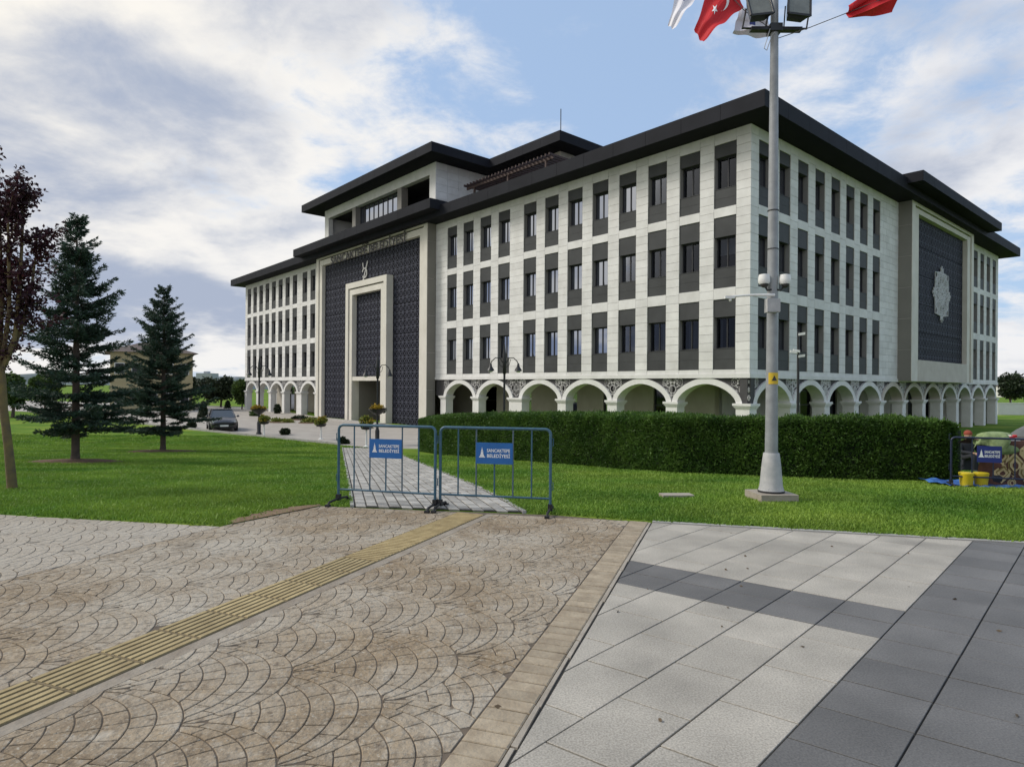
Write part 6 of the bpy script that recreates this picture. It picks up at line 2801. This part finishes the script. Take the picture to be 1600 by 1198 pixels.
def person():
    """seated figure behind the barrier: dark coat, reddish knitted cap"""
    mat('dark_coat', (0.018, 0.020, 0.026), 0.9, var=0.2, vscale=8)
    mat('skin', (0.42, 0.25, 0.17), 0.6)
    mat('cap_red', (0.26, 0.055, 0.030), 0.9)
    mat('eye_dark', (0.02, 0.015, 0.012), 0.4)
    p = at(1513, 681, B3.location.y + 5.0)
    zg = GZ(p.x, p.y)
    head_z = p.z
    seat = 0.36
    root = empty('person', (p.x, p.y, zg))
    hz_ = head_z - zg                          # head centre height
    s = (hz_ - seat) / 0.74                    # torso length factor
    me = bpy.data.meshes.new('body')
    V = [(0, 0.05, seat), (0, 0.06, seat + 0.25 * s), (0, 0.03, seat + 0.46 * s), (0, 0.02, seat + 0.56 * s), (0, 0.0, seat + 0.63 * s),
         (-0.11, -0.05, seat + 0.02), (-0.14, -0.42, seat + 0.10), (-0.13, -0.42, 0.07), (-0.13, -0.56, 0.05),
         (0.11, -0.05, seat + 0.02), (0.14, -0.42, seat + 0.10), (0.13, -0.42, 0.07), (0.13, -0.56, 0.05),
         (-0.19, 0.02, seat + 0.47 * s), (-0.24, -0.05, seat + 0.22 * s), (-0.14, -0.28, seat + 0.16), (-0.12, -0.35, seat + 0.17),
         (0.19, 0.02, seat + 0.47 * s), (0.24, -0.05, seat + 0.22 * s), (0.14, -0.28, seat + 0.16), (0.12, -0.35, seat + 0.17)]
    E = [(0, 1), (1, 2), (2, 3), (3, 4), (0, 5), (5, 6), (6, 7), (7, 8), (0, 9), (9, 10), (10, 11), (11, 12), (2, 13), (13, 14), (14, 15), (15, 16), (2, 17), (17, 18), (18, 19), (19, 20)]
    Rr = [0.16, 0.16, 0.15, 0.07, 0.06, 0.10, 0.075, 0.05, 0.045, 0.10, 0.075, 0.05, 0.045, 0.075, 0.055, 0.04, 0.035, 0.075, 0.055, 0.04, 0.035]
    me.from_pydata(V, E, [])
    o = bpy.data.objects.new('body', me)
    C.objects.link(o)
    sk = o.modifiers.new('skin', 'SKIN')
    sk.use_smooth_shade = True
    for i, r in enumerate(Rr): me.skin_vertices[0].data[i].radius = (r, r * 0.9)
    me.skin_vertices[0].data[0].use_root = True
    sb = o.modifiers.new('sub', 'SUBSURF')
    sb.levels = sb.render_levels = 2
    dg = bpy.context.evaluated_depsgraph_get()
    nm = bpy.data.meshes.new_from_object(o.evaluated_get(dg))
    bpy.data.objects.remove(o)
    nm.materials.clear()
    nm.materials.append(MATS['dark_coat'])
    link_mesh('body', nm, root)
    hd = MB().use('skin')
    hd.lathe([(0.004, -0.125), (0.045, -0.115), (0.062, -0.08), (0.072, -0.03), (0.077, 0.02), (0.074, 0.07), (0.055, 0.11), (0.02, 0.13)], (0, -0.01, hz_), 16, Matrix.Diagonal(Vector((1, 1.15, 1))))
    hd.raw([(-0.014, -0.085, hz_ - 0.03), (0.014, -0.085, hz_ - 0.03), (0, -0.115, hz_ - 0.028), (0, -0.09, hz_ + 0.012)], [(0, 2, 3), (2, 1, 3), (0, 1, 2)])
    for sx in (-1, 1): hd.ell((sx * 0.079, 0.0, hz_ - 0.005), (0.012, 0.022, 0.032), 8, 6)
    h = hd.build('head', root, True)
    e = MB().use('eye_dark')
    for sx in (-1, 1): e.ell((sx * 0.03, -0.088, hz_ + 0.012), (0.011, 0.008, 0.007), 8, 5)
    e.bar((-0.025, -0.089, hz_ - 0.062), (0.025, -0.089, hz_ - 0.062), 0.006, 0.006)
    e.build('eyes_and_mouth', h)
    c = MB().use('cap_red')
    c.lathe([(0.088, 0.035), (0.094, 0.05), (0.092, 0.085), (0.075, 0.125), (0.04, 0.148), (0.005, 0.155)], (0, 0, hz_), 16, Matrix.Diagonal(Vector((1, 1.12, 1))))
    c.build('knitted_cap', h, True)
    for sx in (-1, 1):
        m = MB().use('skin')
        c0 = Vector((sx * 0.11, -0.37, seat + 0.17))
        m.obox(c0 + Vector((0, -0.03, 0)), (0.036, 0, 0), (0, 0.045, 0.0), (0, 0, 0.014))
        for k in range(4):
            x = -0.027 + k * 0.018
            ln = (0.062, 0.072, 0.068, 0.055)[k]
            a = c0 + Vector((x, -0.07, 0))
            m.tube([a, a + Vector((0, -ln * 0.6, -0.012)), a + Vector((0, -ln * 0.85, -0.04))], [0.009, 0.0085, 0.007], 6)
        a = c0 + Vector((-sx * 0.034, -0.02, 0))
        m.tube([a, a + Vector((-sx * 0.025, -0.03, -0.004)), a + Vector((-sx * 0.028, -0.06, -0.016))], [0.011, 0.010, 0.008], 6)
        m.build('hand', root, True)
    st = MB().use('dark_bag')
    st.box(-0.20, 0.20, -0.12, 0.24, 0, seat - 0.04)
    for sx in (-1, 1): st.box(sx * 0.20, sx * 0.215, -0.10, 0.22, 0.04, 0.10)
    for sx in (-1, 1): st.box(sx * 0.20, sx * 0.215, -0.10, 0.22, 0.14, 0.20)
    so = st.build('stool_crate')
    so.location = (p.x, p.y, zg)
    tag(so, 'low dark crate under the person seated behind the dark barrier', 'crate')
    tag(root, 'person in dark coat and reddish cap seated between hedge and green bundle', 'person')


person()


# ------------------------------------------------------------------ parked car
def car():
    mat('car_paint', (0.045, 0.042, 0.048), 0.28, metal=0.4, spec=0.6, coat=0.5)
    mat('car_glass', (0.05, 0.06, 0.07), 0.06, spec=0.8)
    mat('chrome', (0.5, 0.5, 0.52), 0.2, metal=1.0)
    mat('lamp_lens', (0.55, 0.57, 0.6), 0.1)
    Y = 45.5
    X = (347 - 800) / F * Y
    root = empty('parked_car', (X, Y, -1.51), R_(-62))   # nose towards the viewer and right
    # sections along x (front = +x): (x, half width, z_low, z_belt, shoulder)
    L = 4.5
    prof = [(2.25, 0.62, 0.32, 0.62), (2.12, 0.78, 0.22, 0.74), (1.6, 0.87, 0.20, 0.86), (0.95, 0.89, 0.20, 0.93), (0.0, 0.90, 0.20, 0.96), (-1.0, 0.90, 0.20, 0.98), (-1.7, 0.87, 0.22, 1.0), (-2.1, 0.80, 0.28, 0.98), (-2.25, 0.68, 0.38, 0.9)]
    m = MB().use('car_paint')
    rings = []
    for (x, w, z0, z1) in prof:
        rings.append([(x, -w * 0.92, z0), (x, -w, z0 + 0.22), (x, -w, z1 - 0.16), (x, -w * 0.90, z1 - 0.02), (x, 0, z1 + 0.02), (x, w * 0.90, z1 - 0.02), (x, w, z1 - 0.16), (x, w, z0 + 0.22), (x, w * 0.92, z0)])
    n = 9
    v = [q for r in rings for q in r]
    f = [(i * n + k, i * n + (k + 1) % n, (i + 1) * n + (k + 1) % n, (i + 1) * n + k) for i in range(len(prof) - 1) for k in range(n)]
    f += [tuple(range(n)), tuple((len(prof) - 1) * n + k for k in range(n))[::-1]]
    m.raw(v, f)
    body = m.build('body', root, True, 35)
    g = MB().use('car_glass')
    A = [(0.98, 0.80, 0.92), (0.15, 0.62, 1.42), (-0.95, 0.61, 1.42), (-1.75, 0.74, 0.98)]
    lo = [(x, s * w, z) for s in (-1, 1) for (x, w, z) in (A[0], A[3])]
    P = lambda i, s: (A[i][0], s * A[i][1], A[i][2])
    g.face([P(0, -1), P(0, 1), P(1, 1), P(1, -1)])
    g.face([P(2, -1), P(2, 1), P(3, 1), P(3, -1)])
    for s in (-1, 1): g.face([P(0, s), P(1, s), P(2, s), P(3, s)])
    g.build('windows', root)
    r = MB().use('car_paint')
    r.obox((-0.40, 0, 1.435), (0.60, 0, 0), (0, 0.62, 0), (0, 0, 0.022))
    for s in (-1, 1):
        r.bar(P(0, s), P(1, s), 0.06, 0.05)
        r.bar(P(2, s), P(3, s), 0.08, 0.06)
        r.bar((-0.35, s * 0.625, 1.42), (-0.35, s * 0.80, 0.95), 0.06, 0.04)
    r.build('roof', root, True)
    for (x, s) in ((1.38, -1), (1.38, 1), (-1.38, -1), (-1.38, 1)):
        t = MB().use('black_rubber')
        ax = Matrix.Rotation(math.pi / 2, 3, 'X')
        t.lathe([(0.22, -0.10), (0.31, -0.11), (0.325, -0.06), (0.325, 0.06), (0.31, 0.11), (0.22, 0.10)], (x, s * 0.80, 0.325), 18, ax)
        w = t.build('wheel', root, True)
        q = MB().use('chrome')
        q.lathe([(0.20, -0.112), (0.22, -0.11), (0.22, 0.11), (0.20, 0.112)], (x, s * 0.80, 0.325), 14, ax)
        q.build('rim', w, True)
    for s in (-1, 1):
        q = MB().use('lamp_lens')
        q.obox((2.08, s * 0.60, 0.66), (0.09, -s * 0.05, 0), (0.02, s * 0.14, 0), (0, 0, 0.065))
        q.build('headlight', root)
        q = MB().use('car_paint')
        q.ell((0.72, s * 0.98, 0.98), (0.07, 0.10, 0.07), 8, 6)
        q.build('mirror', root, True)
    q = MB().use('black_rubber')
    q.obox((2.235, 0, 0.50), (0.03, 0, 0), (0, 0.42, 0), (0, 0, 0.09))
    q.build('grille', root)
    q = MB().use('white_plastic')
    q.obox((2.27, 0, 0.40), (0.01, 0, 0), (0, 0.26, 0), (0, 0, 0.055))
    q.build('number_plate', root)
    tag(root, 'dark grey saloon car parked on the forecourt behind the lawn', 'car')


car()


# ------------------------------------------------------------------ small things on the lawn
def small():
    p = on_ground(1058, 777)
    m = MB().use('cream_concrete')
    m.obox((0, 0, 0.03), (0.24, 0.02, 0), (-0.01, 0.11, 0), (0, 0, 0.022))
    o = m.build('inspection_cover')
    o.location = p
    tag(o, 'flat rectangular concrete cover set in the grass left of the pole', 'cover')
    p = on_ground(1457, 752)
    p = at(1457, 705, p.y - 0.12)
    root = empty('hedge_tag', p)
    m = MB().use('white_plastic')
    m.obox((0, 0, 0), (0.022, 0, 0), (0, 0.006, 0), (0.004, 0, 0.085))
    m.build('tag_body', root)
    m = MB().use('galvanised')
    m.tube([(0, 0.01, 0.05), (0, 0.2, 0.06)], 0.006, 5)
    m.build('tie', root)
    tag(root, 'small white tag fixed to the hedge near the dark barrier', 'tag')
    # fallen leaves on the slabs
    mat('dry_leaf', (0.085, 0.060, 0.035), 0.9, var=0.3, vscale=20)
    pts = []
    for _ in range(26):
        x, y = random.uniform(-0.5, 5), random.uniform(3.0, 7.6)
        pts.append((x, y, 0.006))
    d = np.column_stack([rng.normal(size=26), rng.normal(size=26), 0.08 * rng.random(26)])
    o = leaf_mesh('fallen_leaves', pts, 0.035, ['dry_leaf'], None, 0.5, d)
    tag(o, 'scattered dry leaf fragments on the paving', 'leaves', kind='stuff')


small()
